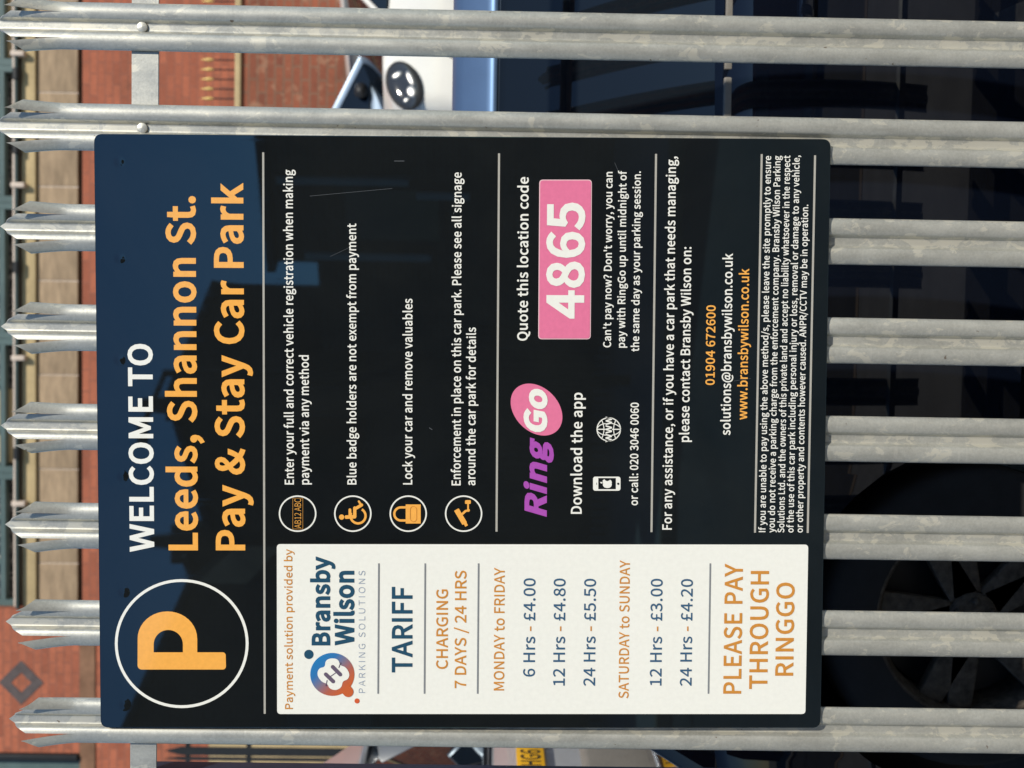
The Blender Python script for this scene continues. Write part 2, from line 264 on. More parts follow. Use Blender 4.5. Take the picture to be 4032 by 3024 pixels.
    [106, 385, 16, 49, -339, 170, -308, 237, -221, 258, -87, 258, 761, 130, 761, 130, -87, 123, -167, 94, -218, 36, -237, 10, -235, -15, -229, -36, -223, -62, -319, -31, -329, 6, -336, 12, 193, 917, 237, 928, 267, 958, 279, 1003, 267, 1046, 237, 1075, 193, 1085, 149, 1075, 119, 1046, 108, 1003, 119, 958, 149, 928],
    [107, 773, 13, 129, 0, 255, 0, 255, 200, 398, 367, 620, 0, 759, 0, 472, 454, 725, 761, 583, 761, 261, 360, 255, 360, 255, 1115, 129, 1115],
    [108, 398, 16, 263, -18, 294, -17, 318, -12, 338, -7, 319, 91, 308, 89, 300, 88, 293, 88, 275, 94, 262, 111, 258, 143, 258, 1115, 129, 1115, 129, 151, 143, 59, 186, 2],
    [109, 1297, 36, 129, 0, 258, 0, 258, 552, 325, 617, 389, 655, 448, 668, 528, 647, 574, 581, 590, 465, 590, 0, 717, 0, 717, 552, 786, 617, 849, 655, 909, 668, 989, 647, 1035, 581, 1050, 465, 1050, 0, 1178, 0, 1178, 482, 1153, 645, 1077, 746, 948, 780, 859, 761, 776, 710, 696, 634, 654, 712, 586, 762, 486, 780, 399, 763, 320, 716, 249, 650, 246, 650, 234, 761, 129, 761],
    [110, 854, 21, 129, 0, 258, 0, 258, 552, 328, 616, 393, 655, 465, 668, 547, 647, 594, 581, 609, 465, 609, 0, 737, 0, 737, 482, 712, 645, 635, 746, 504, 780, 408, 763, 324, 716, 249, 650, 246, 650, 234, 761, 129, 761],
    [111, 849, 16, 424, -18, 558, 8, 670, 86, 747, 211, 776, 380, 747, 549, 670, 675, 558, 753, 424, 780, 291, 753, 179, 675, 102, 549, 73, 380, 102, 211, 179, 86, 291, 8, 12, 424, 88, 309, 125, 232, 226, 204, 380, 232, 533, 309, 635, 424, 672, 540, 635, 618, 533, 646, 380, 618, 226, 540, 125],
    [112, 868, 21, 129, -321, 258, -321, 258, -63, 254, 70, 323, 22, 394, -8, 464, -18, 588, 9, 694, 89, 767, 218, 794, 392, 774, 552, 716, 674, 622, 753, 492, 780, 405, 765, 323, 726, 249, 672, 246, 672, 234, 761, 129, 761, 13, 443, 90, 387, 97, 324, 122, 258, 168, 258, 569, 328, 625, 395, 660, 459, 672, 576, 637, 641, 539, 661, 391, 632, 229, 555, 126],
    [114, 543, 19, 129, 0, 258, 0, 258, 489, 315, 592, 382, 648, 448, 665, 476, 664, 499, 660, 522, 653, 546, 763, 522, 773, 496, 779, 465, 780, 384, 761, 310, 706, 249, 622, 246, 622, 234, 761, 129, 761],
    [115, 655, 38, 328, -18, 479, 13, 572, 94, 604, 207, 568, 322, 482, 392, 373, 438, 292, 471, 232, 511, 209, 570, 224, 625, 271, 665, 350, 681, 413, 672, 470, 648, 522, 613, 584, 693, 518, 737, 439, 768, 349, 780, 207, 751, 118, 674, 87, 564, 121, 458, 203, 390, 308, 345, 390, 311, 455, 265, 482, 200, 465, 140, 416, 97, 332, 81, 248, 93, 175, 124, 106, 172, 45, 87, 126, 33, 222, -4],
    [116, 528, 24, 367, -18, 415, -14, 463, -4, 508, 10, 483, 106, 456, 96, 426, 88, 396, 85, 327, 103, 290, 152, 279, 231, 279, 657, 486, 657, 486, 761, 279, 761, 279, 975, 172, 975, 158, 761, 38, 754, 38, 657, 151, 657, 151, 235, 171, 102, 239, 14],
    [117, 850, 21, 352, -18, 447, -1, 529, 47, 602, 119, 606, 119, 616, 0, 723, 0, 723, 761, 595, 761, 595, 221, 527, 148, 461, 106, 389, 92, 308, 113, 261, 179, 246, 294, 246, 761, 118, 761, 118, 279, 142, 115, 219, 16],
    [118, 730, 14, 293, 0, 443, 0, 711, 761, 585, 761, 441, 328, 418, 253, 394, 178, 371, 104, 364, 104, 341, 178, 318, 253, 294, 328, 151, 761, 18, 761],
    [119, 1123, 34, 249, 0, 398, 0, 506, 408, 524, 480, 541, 553, 557, 629, 564, 629, 582, 554, 598, 482, 616, 410, 725, 0, 881, 0, 1087, 761, 964, 761, 853, 321, 837, 249, 822, 179, 807, 109, 800, 109, 782, 179, 764, 249, 746, 321, 627, 761, 503, 761, 384, 321, 366, 249, 349, 179, 333, 109, 326, 109, 311, 179, 297, 249, 282, 321, 168, 761, 38, 761],
    [120, 697, 26, 21, 0, 155, 0, 258, 178, 284, 224, 309, 269, 335, 314, 342, 314, 371, 269, 398, 224, 424, 178, 536, 0, 676, 0, 426, 384, 657, 761, 524, 761, 430, 594, 407, 551, 385, 509, 363, 466, 356, 466, 330, 509, 305, 551, 282, 594, 179, 761, 41, 761, 272, 396],
    [121, 730, 25, 141, -328, 271, -292, 362, -199, 426, -64, 711, 761, 587, 761, 450, 339, 388, 123, 381, 123, 355, 196, 330, 269, 305, 339, 151, 761, 18, 761, 324, -1, 307, -59, 267, -143, 211, -201, 136, -223, 115, -221, 94, -216, 77, -210, 52, -312, 78, -321, 108, -326],
    [163, 777, 43, 83, 447, 239, 447, 245, 418, 248, 389, 249, 360, 230, 247, 175, 151, 84, 78, 84, 0, 709, 0, 709, 111, 269, 111, 269, 116, 322, 183, 353, 261, 364, 359, 363, 389, 360, 418, 356, 447, 587, 447, 587, 534, 336, 534, 318, 598, 304, 662, 298, 725, 319, 822, 378, 887, 473, 910, 537, 900, 589, 871, 633, 828, 707, 899, 645, 960, 565, 1002, 465, 1017, 312, 982, 211, 884, 175, 731, 181, 665, 196, 599, 216, 534, 188, 534, 83, 528],
]

def vinyl(name, c, grain=0.06):
    """Printed glossy film of the sign."""
    m = mat(name, c, rough=.06, spec=.5, ior=1.5)
    n = N(m); v = n.coords((1, 1, 1))
    f = n.noise(v, 130, 3, .6)
    k = n.ramp(f, [(.3, tuple(x * (1 - grain) for x in c)), (.7, tuple(min(1, x * (1 + grain * .6)) for x in c))])
    n.base(k)
    return m

M = {}
M['sign_black'] = mat('sign_black', (.0105, .0125, .0145), rough=.022, spec=.5, ior=1.69)
M['sign_black'].node_tree.nodes['Principled BSDF'].inputs['Specular Tint'].default_value = (.36, .74, 1.0, 1)
_n = N(M['sign_black']); _v = _n.coords()
_d = _n.noise(_v, 3.0, 6, .7, .6)
_n.base(_n.ramp(_d, [(.35, (.0066, .0080, .0090)), (.7, (.0108, .0124, .0126))]))
_st = _n.coords((9, 1, .7)); _sf = _n.noise(_st, 6, 5, .7, .3)
_rr = _n.ramp(_sf, [(.45, (.012, .012, .012)), (.62, (.03, .03, .03)), (.78, (.10, .10, .10))])
_n.link(_rr, _n.p.inputs['Roughness'])
M['scratch'] = mat('scratched_film', (.10, .11, .12), .5)
M['white'] = vinyl('white_film', (.82, .82, .755), .03)
M['orange'] = vinyl('orange_film', (.88, .42, .085))
M['panel_orange'] = vinyl('panel_orange_film', (.60, .255, .047))
M['pink'] = vinyl('pink_film', (.74, .185, .325), .05)
M['pink_rim'] = vinyl('pale_pink_film', (.80, .55, .58), .02)
M['purple'] = vinyl('purple_film', (.40, .085, .43))
M['petrol'] = vinyl('petrol_film', (.022, .078, .135))
M['price_blue'] = vinyl('price_blue_film', (.043, .11, .20))
M['grey_line'] = vinyl('grey_line_film', (.42, .405, .36))
M['panel_line'] = vinyl('panel_line_film', (.22, .235, .25))
M['tagline'] = vinyl('tagline_film', (.30, .36, .46))

def galv(valley=True):
    m = mat('galvanised_steel' if valley else 'galvanised_rail', (.5, .5, .46), rough=.42, metal=.0, spec=.55)
    n = N(m)
    v = n.coords((1, 1, .45), seed=True)
    a = n.noise(v, 26, 6, .65)
    col = n.ramp(a, [(.25, (.35, .35, .32)), (.5, (.45, .45, .41)), (.78, (.55, .55, .50))])
    vf = n.coords((1, 1, 1), seed=True)
    fine = n.noise(vf, 230, 4, .7)
    col = n.mix(.3, col, n.ramp(fine, [(.3, (.31, .31, .27)), (.7, (.66, .65, .575))]))
    # cross-wise rub marks
    vc = n.coords((.25, 1, 3.2), seed=True)
    cr = n.noise(vc, 60, 3, .6)
    col = n.mix(n.ramp(cr, [(.6, (0, 0, 0)), (.75, (.45, .45, .45))]), col, (.58, .57, .51))
    # thick cream runs of old zinc, heaviest in the valley of the section
    vb = n.coords((1.0, 1.0, .62), seed=True)
    b1 = n.noise(vb, 40, 5, .62, .5)
    tc = n.new('ShaderNodeTexCoord'); sx = n.new('ShaderNodeSeparateXYZ'); n.link(tc.outputs['Object'], sx.inputs[0])
    deep = n.new('ShaderNodeMapRange'); deep.inputs['From Min'].default_value = .0085; deep.inputs['From Max'].default_value = .0128
    deep.inputs['To Min'].default_value = -.055; deep.inputs['To Max'].default_value = .035 if valley else -.055
    n.link(sx.outputs[1], deep.inputs['Value'])
    sm = n.new('ShaderNodeMath', operation='ADD'); n.link(b1, sm.inputs[0]); n.link(deep.outputs[0], sm.inputs[1])
    run = n.ramp(sm.outputs[0], [(.535, (0, 0, 0)), (.57, (.78, .78, .78))])
    col = n.mix(run, col, (.63, .605, .51))
    pale = n.ramp(n.noise(vb, 17, 4, .6, .3), [(.6, (0, 0, 0)), (.68, (.32, .32, .32))])
    col = n.mix(pale, col, (.57, .56, .50))
    vs = n.coords((1, 1, .8), seed=True)
    sp = n.ramp(n.noise(vs, 85, 2, .5), [(.745, (0, 0, 0)), (.78, (1, 1, 1))])
    col = n.mix(sp, col, (.20, .16, .12))
    n.base(col)
    r = n.ramp(a, [(.3, (.33, .33, .33)), (.7, (.46, .46, .46))])
    n.link(r, n.p.inputs['Roughness'])
    n.p.inputs['Metallic'].default_value = .5
    n.bump(n.mix(.5, a, fine), .2, .0012)
    return m
M['galv'] = galv(); M['galv_rail'] = galv(False)

def brick(name, c1, c2, mortar, row=.082, bw=.235, mort=.009, patch=None, dirt=(.12, .06, .04)):
    m = mat(name, c1, rough=.85, spec=.25)
    n = N(m)
    tc = n.new('ShaderNodeTexCoord'); sx = n.new('ShaderNodeSeparateXYZ'); cb = n.new('ShaderNodeCombineXYZ')
    n.link(tc.outputs['Object'], sx.inputs[0])
    ad = n.new('ShaderNodeMath', operation='ADD'); n.link(sx.outputs[0], ad.inputs[0]); n.link(sx.outputs[1], ad.inputs[1])
    n.link(ad.outputs[0], cb.inputs[0]); n.link(sx.outputs[2], cb.inputs[1])
    b = n.new('ShaderNodeTexBrick'); b.offset = .5
    for k, v in (('Scale', 1.0), ('Brick Width', bw), ('Row Height', row), ('Mortar Size', mort), ('Mortar Smooth', .2), ('Bias', 0.0)):
        b.inputs[k].default_value = v
    b.inputs['Color1'].default_value = (*c1, 1); b.inputs['Color2'].default_value = (*c2, 1); b.inputs['Mortar'].default_value = (*mortar, 1)
    n.link(cb.outputs[0], b.inputs['Vector'])
    v = n.coords()
    f = n.noise(v, 2.2, 5, .6)
    col = n.mix(n.ramp(f, [(.45, (0, 0, 0)), (.75, (.45, .45, .45))]), b.outputs[0], dirt)
    g = n.noise(v, 26, 4, .65)
    col = n.mix(.4, col, n.ramp(g, [(.3, (.45, .45, .45)), (.7, (1, 1, 1))]), 'MULTIPLY')
    if patch:
        pf = n.ramp(n.noise(v, 6, 4, .6, .5), [(.55, (0, 0, 0)), (.62, (1, 1, 1))])
        col = n.mix(n.mix(.5, (0, 0, 0), pf), col, patch)
    n.base(col)
    n.bump(n.mix(.6, b.outputs['Fac'], g), -.35, .01)
    return m
M['terracotta'] = brick('terracotta_brick', (.47, .152, .085), (.33, .105, .062), (.31, .115, .075), patch=None)
M['old_brick'] = brick('old_red_brick', (.34, .108, .058), (.22, .072, .044), (.24, .125, .08), row=.089, bw=.27, mort=.012, patch=(.38, .21, .13))
M['shade_brick'] = brick('dark_red_brick', (.24, .12, .09), (.17, .085, .065), (.26, .22, .19))

def rough_mat(name, c, amp=.25, scale=5, rough=.8, bump=.2, stretch=(1, 1, 1)):
    m = mat(name, c, rough=rough, spec=.3)
    n = N(m); v = n.coords(stretch)
    f = n.noise(v, scale, 6, .62)
    g = n.noise(v, scale * 14, 3, .6)
    col = n.ramp(f, [(.28, tuple(x * (1 - amp) for x in c)), (.72, tuple(x * (1 + amp) for x in c))])
    col = n.mix(.3, col, n.ramp(g, [(.3, (.55, .55, .55)), (.7, (1, 1, 1))]), 'MULTIPLY')
    n.base(col); n.bump(f, bump, .01)
    return m
M['stone'] = rough_mat('tan_stone', (.35, .255, .165), .3, 3.5, stretch=(1, 1, 4))
M['cream_stone'] = rough_mat('cream_stone', (.50, .385, .21), .18, 3)
M['soot_stone'] = rough_mat('sooty_stone', (.23, .125, .075), .35, 5)
M['dark_joint'] = mat('dark_joint', (.05, .04, .03), .9)
M['teal_paint'] = rough_mat('teal_paint', (.095, .14, .137), .18, 3, .35, .03)
M['dark_teal'] = rough_mat('dark_teal_paint', (.040, .065, .066), .25, 5, .5, .03)
M['asphalt'] = rough_mat('asphalt', (.055, .055, .056), .3, 9, .9, .4)
M['road'] = rough_mat('road_asphalt', (.075, .077, .078), .35, 1.5, .9, .3, (1, .35, 1))
M['paving'] = rough_mat('concrete_paving', (.30, .29, .27), .2, 4, .85, .2)
M['iron'] = rough_mat('black_iron', (.018, .02, .022), .2, 8, .45, .1)
M['gold'] = mat('gold_paint', (.62, .43, .14), .5, metal=.15)
M['slate'] = rough_mat('slate', (.05, .052, .06), .3, 6, .6, .2)
M['pipe_grey'] = rough_mat('pale_grey_pipe', (.72, .74, .72), .1, 6, .5, .05)
M['glass_dark'] = mat('dark_window', (.012, .015, .018), .04, spec=.6)
M['pane'] = mat('pane_with_painted_reflections', (.10, .11, .11), .08, spec=.6)
_n = N(M['pane']); _v = _n.coords((1.2, 1, .5))
_n.base(_n.ramp(_n.noise(_v, 15, 5, .6, 1.2), [(.42, (.02, .023, .025)), (.55, (.16, .15, .14)), (.66, (.38, .35, .32))]))  # blotchy light and dark reflections painted into the glass colour
M['blind'] = rough_mat('cream_blind', (.48, .37, .22), .12, 4, .8, .05)
M['chalk'] = rough_mat('white_frame', (.62, .52, .44), .1, 7, .6, .05)
def paint(name, c, coat=1.0, flake=.04, rough=.35, metal=0.0, spec=.4):
    m = mat(name, c, rough=rough, metal=metal, spec=spec, coat=coat, coat_rough=.02)
    n = N(m); v = n.coords()
    f = n.noise(v, 6, 5, .65)
    n.base(n.ramp(f, [(.35, tuple(x * (1 - flake * 2) for x in c)), (.7, tuple(x * (1 + flake) for x in c))]))
    return m
M['black_paint'] = paint('black_blue_car_paint', (.0028, .0044, .0095), rough=.5, metal=.0, spec=0.0)
M['sky_tinted_roof'] = paint('roof_paint_with_sky_tint', (.15, .25, .42), rough=.5, metal=.7, coat=.25)  # reflected sky on the dark car's roof edge, painted in as base blue
M['shade_tinted_steel'] = rough_mat('steel_with_painted_shade', (.022, .032, .062), .2, 9, .5, .05)  # galvanised post: the bluish shadow of a pale is put into its colour
M['pale_blue_paint'] = paint('pale_blue_car_paint', (.30, .38, .47), rough=.3, metal=.5)
M['white_paint'] = paint('white_car_paint', (.78, .765, .71), flake=.015)
M['silver_paint'] = paint('silver_car_paint', (.58, .60, .62), rough=.3, metal=.45)
M['navy_paint'] = paint('navy_car_paint', (.008, .014, .04))
M['car_glass'] = mat('car_glass', (.006, .009, .013), .02, spec=.5, ior=1.5)
M['rubber'] = rough_mat('tyre_rubber', (.016, .016, .017), .2, 20, .85, .2)
M['alloy'] = rough_mat('dirty_alloy', (.055, .045, .035), .7, 55, .65, .3)
M['alloy_clean'] = mat('alloy', (.45, .45, .45), .3, metal=.6)
M['trim_grey'] = rough_mat('grey_trim', (.22, .205, .18), .1, 8, .5, .05)
M['plastic'] = mat('black_plastic', (.012, .012, .013), .5)
M['lamp_clear'] = mat('headlamp_lens', (.035, .038, .042), .04, spec=.7)
M['reflector'] = mat('lamp_reflector', (.42, .42, .41), .38, metal=.8)
M['lamp_red'] = mat('red_lens', (.12, .004, .012), .06, spec=.6)
M['plate_yellow'] = mat('yellow_plate', (.80, .42, .015), .35)
M['plate_ink'] = mat('plate_ink', (.02, .02, .015), .5)
M['white_mark'] = rough_mat('worn_white_marking', (.42, .42, .40), .4, 20, .9, .1)

# ------------------------------------------------------------------ lettering
FONT = {}
for row in OUTLINES:
    outs, at = [], 2
    while at < len(row):
        cnt = row[at]; seq = row[at + 1: at + 1 + 2 * cnt]; at += 1 + 2 * cnt
        outs.append(list(zip(seq[0::2], seq[1::2])))
    FONT[chr(row[0])] = (row[1], outs)
CAP = 1028.0
_glyphs = {}

def fill(contours):
    """Triangles of closed outlines (non-zero winding)."""
    vs, es = [], []
    for c in contours:
        n0 = len(vs); vs += [Vector((float(a), float(b))) for a, b in c]
        es += [(n0 + k, n0 + (k + 1) % len(c)) for k in range(len(c))]
    ov, oe, of, *_ = delaunay_2d_cdt(vs, es, [], 1, 1e-6)
    P = np.array([(p[0], p[1]) for p in ov])
    tris = []
    for f in of:
        for k in range(1, len(f) - 1): tris.append((f[0], f[k], f[k + 1]))
    if not tris: return P, []
    T = np.array(tris); cen = P[T].mean(1)
    wn = np.zeros(len(cen))
    for c in contours:
        c = np.array(c, float); d = np.roll(c, -1, 0)
        for a, b in zip(c, d):
            lf = (b[0] - a[0]) * (cen[:, 1] - a[1]) - (cen[:, 0] - a[0]) * (b[1] - a[1])
            wn += ((a[1] <= cen[:, 1]) & (b[1] > cen[:, 1]) & (lf > 0)).astype(int)
            wn -= ((a[1] > cen[:, 1]) & (b[1] <= cen[:, 1]) & (lf < 0)).astype(int)
    T = T[wn != 0]
    e1 = P[T[:, 1]] - P[T[:, 0]]; e2 = P[T[:, 2]] - P[T[:, 0]]
    flip = (e1[:, 0] * e2[:, 1] - e1[:, 1] * e2[:, 0]) < 0
    T[flip] = T[flip][:, ::-1]
    return P, [tuple(int(i) for i in t) for t in T]

def area(c):
    c = np.array(c, float); d = np.roll(c, -1, 0)
    return .5 * float((c[:, 0] * d[:, 1] - d[:, 0] * c[:, 1]).sum())

def glyph(ch, off):
    k = (ch, off)
    if k in _glyphs: return _glyphs[k]
    adv, cs = FONT[ch]
    if not cs: _glyphs[k] = (adv, None, []); return _glyphs[k]
    big = max((area(c) for c in cs), key=abs)
    sgn = 1.0 if big > 0 else -1.0
    out = []
    for c in cs:
        c = np.array(c, float)
        a = c - np.roll(c, 1, 0); b = np.roll(c, -1, 0) - c
        a /= np.linalg.norm(a, axis=1)[:, None] + 1e-9; b /= np.linalg.norm(b, axis=1)[:, None] + 1e-9
        na = np.stack([a[:, 1], -a[:, 0]], 1) * sgn; nb = np.stack([b[:, 1], -b[:, 0]], 1) * sgn
        n = na + nb; l2 = (n * n).sum(1)[:, None]
        n = np.where(l2 > .5, 2 * n / np.maximum(l2, 1e-6), n / np.sqrt(np.maximum(l2, 1e-6)))
        out.append(c + n * off)
    P, T = fill(out)
    _glyphs[k] = (adv, P, T)
    return _glyphs[k]

LIFT = 0.0006
def text(mb, s, y0, y1, xb, cap, off=26, shear=0.0, track=0.0, lift=LIFT, i=0, colour=None):
    """Line of letters on the sign: left and right ends, base line and capital height as measured in the photograph."""
    pen, pl = 0.0, []
    for ch in s:
        adv, P, T = glyph(ch, off)
        if P is not None: pl.append((ch, pen, P, T))
        pen += adv + off * 1.1 + track
    sh = math.tan(shear)
    def X(p, P): return p + P[:, 0] + sh * P[:, 1]
    lo = min(X(p, P).min() for _, p, P, _ in pl); hi = max(X(p, P).max() for _, p, P, _ in pl)
    A = S(xb, y0); B = S(xb, y1); K = S(xb - cap, (y0 + y1) / 2) - S(xb, (y0 + y1) / 2)
    sx = (B.x - A.x) / (hi - lo); sz = K.z / (CAP + 2 * off)
    for q, (ch, p, P, T) in enumerate(pl):
        x = A.x + (X(p, P) - lo) * sx; z = A.z + (P[:, 1] + off) * sz
        ii = colour(ch) if colour else i
        mb.add([(a, -lift - .00003 * (q % 2), b) for a, b in zip(x, z)], T, ii)
    return mb

def flat(mb, contours, lift=LIFT, i=0):
    """Flat shape(s) given as picture-point outlines on the sign."""
    loc = []
    for c in contours:
        q = [S(x, y) for x, y in c]; loc.append([(p.x, p.z) for p in q])
    big = max((area(c) for c in loc), key=abs)
    if big < 0: loc = [c[::-1] for c in loc]
    P, T = fill(loc)
    mb.layer = getattr(mb, 'layer', -1) + 1            # overlapping pieces lie a hair over each other
    mb.add([(a, -lift - .000025 * (mb.layer % 20), b) for a, b in P], T, i)
    return mb

def ell(x0, x1, y0, y1, n=64, ang=0.0):
    cx, cy, rx, ry = (x0 + x1) / 2, (y0 + y1) / 2, (x1 - x0) / 2, (y1 - y0) / 2
    o = []
    for k in range(n):
        a = 2 * math.pi * k / n; p, q = rx * math.cos(a), ry * math.sin(a)
        o.append((cx + p * math.cos(ang) - q * math.sin(ang), cy + p * math.sin(ang) + q * math.cos(ang)))
    return o

def ring(mb, x0, x1, y0, y1, t, lift=LIFT, i=0, n=72):
    return flat(mb, [ell(x0, x1, y0, y1, n), ell(x0 + t, x1 - t, y0 + t, y1 - t, n)[::-1]], lift, i)

def rrect(x0, x1, y0, y1, r, n=6):
    o = []
    for cx, cy, a0 in ((x1 - r, y1 - r, 0), (x0 + r, y1 - r, 90), (x0 + r, y0 + r, 180), (x1 - r, y0 + r, 270)):
        for k in range(n + 1):
            a = math.radians(a0 + 90 * k / n); o.append((cx + r * math.cos(a), cy + r * math.sin(a)))
    return o

def rquad(c, r, n=6):
    """Four corners in order, rounded."""
    o = []
    for k in range(4):
        p = Vector(c[k]); a = (Vector(c[k - 1]) - p).normalized(); b = (Vector(c[(k + 1) % 4]) - p).normalized()
        p0, p1 = p + a * r, p + b * r
        for j in range(n + 1):
            t = j / n; o.append(tuple(p0 * (1 - t) ** 2 + p * 2 * t * (1 - t) + p1 * t * t))
    return o

def capsule(a, b, wd, n=10):
    a, b = Vector(a), Vector(b); d = (b - a).normalized(); t = math.atan2(d.y, d.x); r = wd / 2
    o = [(b.x + r * math.cos(t + math.pi * (k / n - .5)), b.y + r * math.sin(t + math.pi * (k / n - .5))) for k in range(n + 1)]
    return o + [(a.x + r * math.cos(t + math.pi * (k / n + .5)), a.y + r * math.sin(t + math.pi * (k / n + .5))) for k in range(n + 1)]

def bar(p, q, t):
    """Straight thin line between two picture points."""
    p, q = Vector(p), Vector(q); d = (q - p).normalized(); e = Vector((-d.y, d.x)) * t / 2
    return [tuple(p + e), tuple(q + e), tuple(q - e), tuple(p - e)]

# ================================================================== the street and car park grounds
def sheet(name, rows, x0, x1, m, kind='structure', nx=1):
    """Ground sheet from (y, z) rows."""
    v = [(x0 + (x1 - x0) * k / nx, y, z) for y, z in rows for k in range(nx + 1)]
    f = [(j * (nx + 1) + k, j * (nx + 1) + k + 1, (j + 1) * (nx + 1) + k + 1, (j + 1) * (nx + 1) + k) for j in range(len(rows) - 1) for k in range(nx)]
    return tag(obj(name, v, f, m), kind=kind)
GZ = .11
sheet('car_park_ground', [(.16, GZ), (2.62, GZ), (2.95, .52), (4.6, .86), (6.4, .92), (8.2, 1.5), (10, 1.85), (30, 2.0), (150, 2.0)], -150, 150, M['asphalt'])
tag(MB().box((-150, -2.2, -.3), (150, .158, 0.0)).build('pavement', M['paving']), kind='structure')
tag(MB().box((-150, -2.33, -.3), (150, -2.202, .006)).build('kerb', M['stone']), kind='structure')
sheet('road', [(-9.6, -.12), (-2.32, -.12)], -150, 150, M['road'])
mb = MB()
for k in range(-14, 15):
    mb.add([(k * .95, -2.78, -.116), (k * .95 + .42, -2.80, -.116), (k * .95 + .42, -2.58, -.116), (k * .95, -2.56, -.116)], [(0, 1, 2, 3)])
tag(mb.build('road_marking', M['white_mark']), kind='structure')
tag(MB().box((-150, -9.72, -.3), (150, -9.59, .004)).build('far_kerb', M['stone']), kind='structure')
tag(MB().box((-150, -60, -.3), (150, -9.722, 0.0)).build('far_pavement', M['paving']), kind='structure')

# ================================================================== the parking sign
sign = bpy.data.objects.new('parking_sign', None); COL.objects.link(sign)
sign.matrix_world = SIGN_M
tag(sign, 'black glossy car park tariff sign fixed to the palisade fence', 'sign')

def plate():
    out = rquad([(-SIGN_W / 2, -SIGN_H / 2), (SIGN_W / 2, -SIGN_H / 2), (SIGN_W / 2, SIGN_H / 2), (-SIGN_W / 2, SIGN_H / 2)], .0135, 7)
    n = len(out)
    def scaled(d): return [(x - math.copysign(d, x) * min(1, abs(x) / (SIGN_W / 2 - .02)), z - math.copysign(d, z) * min(1, abs(z) / (SIGN_H / 2 - .02))) for x, z in out]
    rings = [(0.0012, 0.0), (.0003, .0004), (0.0, .0013), (0.0, .004)]
    v = []
    for d, y in rings: v += [(x, y, z) for x, z in scaled(d)]
    f = [tuple(range(n))]
    for j in range(len(rings) - 1):
        f += [(j * n + k, (j + 1) * n + k, (j + 1) * n + (k + 1) % n, j * n + (k + 1) % n) for k in range(n)]
    f.append(tuple(range(4 * n - 1, 3 * n - 1, -1)))
    o = obj('sign_plate', v, f, M['sign_black'], sign)
    return o
plate_o = plate()
for bx, by in ((469.5, 638), (472, 1018), (470, 1417), (483, 1876), (487.5, 2332), (490, 2774)):
    p = S(bx, by)
    MB().lathe([(.0112 * (1 - k / 14) + .00005, -.00024 * (1 - math.cos(math.pi * k / 14)) / 2 * 2) for k in range(15)], (p.x, -.0001, p.z), 'y', 24).build('fixing_bump', M['sign_black'], plate_o, smooth=True)

def part(name, mb, mats, parent=None):
    return mb.build(name, mats, parent or sign)

for a_, b_, t_ in (((1220, 772), (1545, 742), 1.0), ((1785, 843), (1800, 812), 1.6), ((1552, 634), (1592, 634), 2), ((1702, 1692), (1690, 1684), 2), ((1300, 1010), (1390, 968), .8), ((2420, 640), (2445, 700), .9), ((2890, 1500), (2955, 1490), .9)):
    flat(MB(), [bar(a_, b_, t_)], .0002).build('scratch', M['scratch'], sign)

# --- P emblem
em = part('parking_emblem', ring(MB(), 452.6, 979, 2280, 2787.6, 11), M['white'])
def P_letter():
    def rc(x, y, r, a0, a1, n=8): return [(x + r * math.cos(math.radians(a0 + (a1 - a0) * k / n)), y + r * math.sin(math.radians(a0 + (a1 - a0) * k / n))) for k in range(n + 1)]
    def arc(cx, cy, rx, ry, a0, a1, n=20): return [(cx + rx * math.cos(math.radians(a0 + (a1 - a0) * k / n)), cy + ry * math.sin(math.radians(a0 + (a1 - a0) * k / n))) for k in range(n + 1)]
    o = [(542.4, 2522)] + rc(559, 2619, 17, 180, 90) + rc(877, 2623, 13, 90, 0) + rc(877, 2580, 12, 0, -90)
    o += [(777, 2568), (777, 2514)] + arc(659.5, 2514, 117.2, 107, 0, -180)
    i = [(605.5, 2568), (605.5, 2537)] + arc(663, 2537, 57.5, 57, 180, 360) + [(720.5, 2568)]
    return [o, i[::-1]] if area(o) * area(i[::-1]) < 0 else [o, i]
part('emblem_letter', flat(MB(), P_letter()), M['orange'], em)

# --- heading
part('welcome_lettering', text(MB(), 'WELCOME TO', 2173, 1354, 608, 97, 40), M['white'])
mb = MB()
text(mb, 'Leeds, Shannon St.', 2167, 772, 780, 117, 43)
text(mb, 'Pay & Stay Car Park', 2167, 720, 966, 117, 43)
part('site_name_lettering', mb, M['orange'])
for a, b in (((1036.5, 600), (1042.6, 2810)), ((1965, 604), (1955, 2093)), ((2583, 606), (2565, 2095)), ((2999, 607), (2972.5, 2097)), ((3209, 611.7), (3180, 2098))):
    part('divider_line', flat(MB(), [bar(a, b, 8)]), M['grey_line'])

# --- notices with their round icons
def icon(name, x0, x1, y0=1950.5, y1=2094):
    return part(name, ring(MB(), x0, x1, y0, y1, 5.6), M['white'])
ic = icon('number_plate_icon', 1098, 1246)
mb = MB(); flat(mb, [[(1152.5, 2083), (1193, 2083), (1193, 1961), (1152.5, 1961)], [(1153.6, 2082), (1153.6, 1962), (1192, 1962), (1192, 2082)]])
text(mb, 'AB12 ABC', 2079, 1964, 1185.5, 25, -14)
part('icon_symbol', mb, M['orange'], ic)
ic = icon('wheelchair_icon', 1315.7, 1463)
mb = MB()
flat(mb, [ell(1335, 1355.5, 2025.5, 2046)])
flat(mb, [rquad([(1358, 2042), (1358, 2031), (1372, 2027), (1373, 2004), (1384, 2004), (1384, 2026), (1398, 2022)][:0] or [(1358, 2043), (1357, 2029), (1400, 2027), (1403, 2041)], 6)])
flat(mb, [capsule((1378, 2030), (1378, 2007), 11)])
flat(mb, [capsule((1397, 2034), (1397, 2000), 13)])
flat(mb, [capsule((1399, 2003), (1424, 1988), 12)])
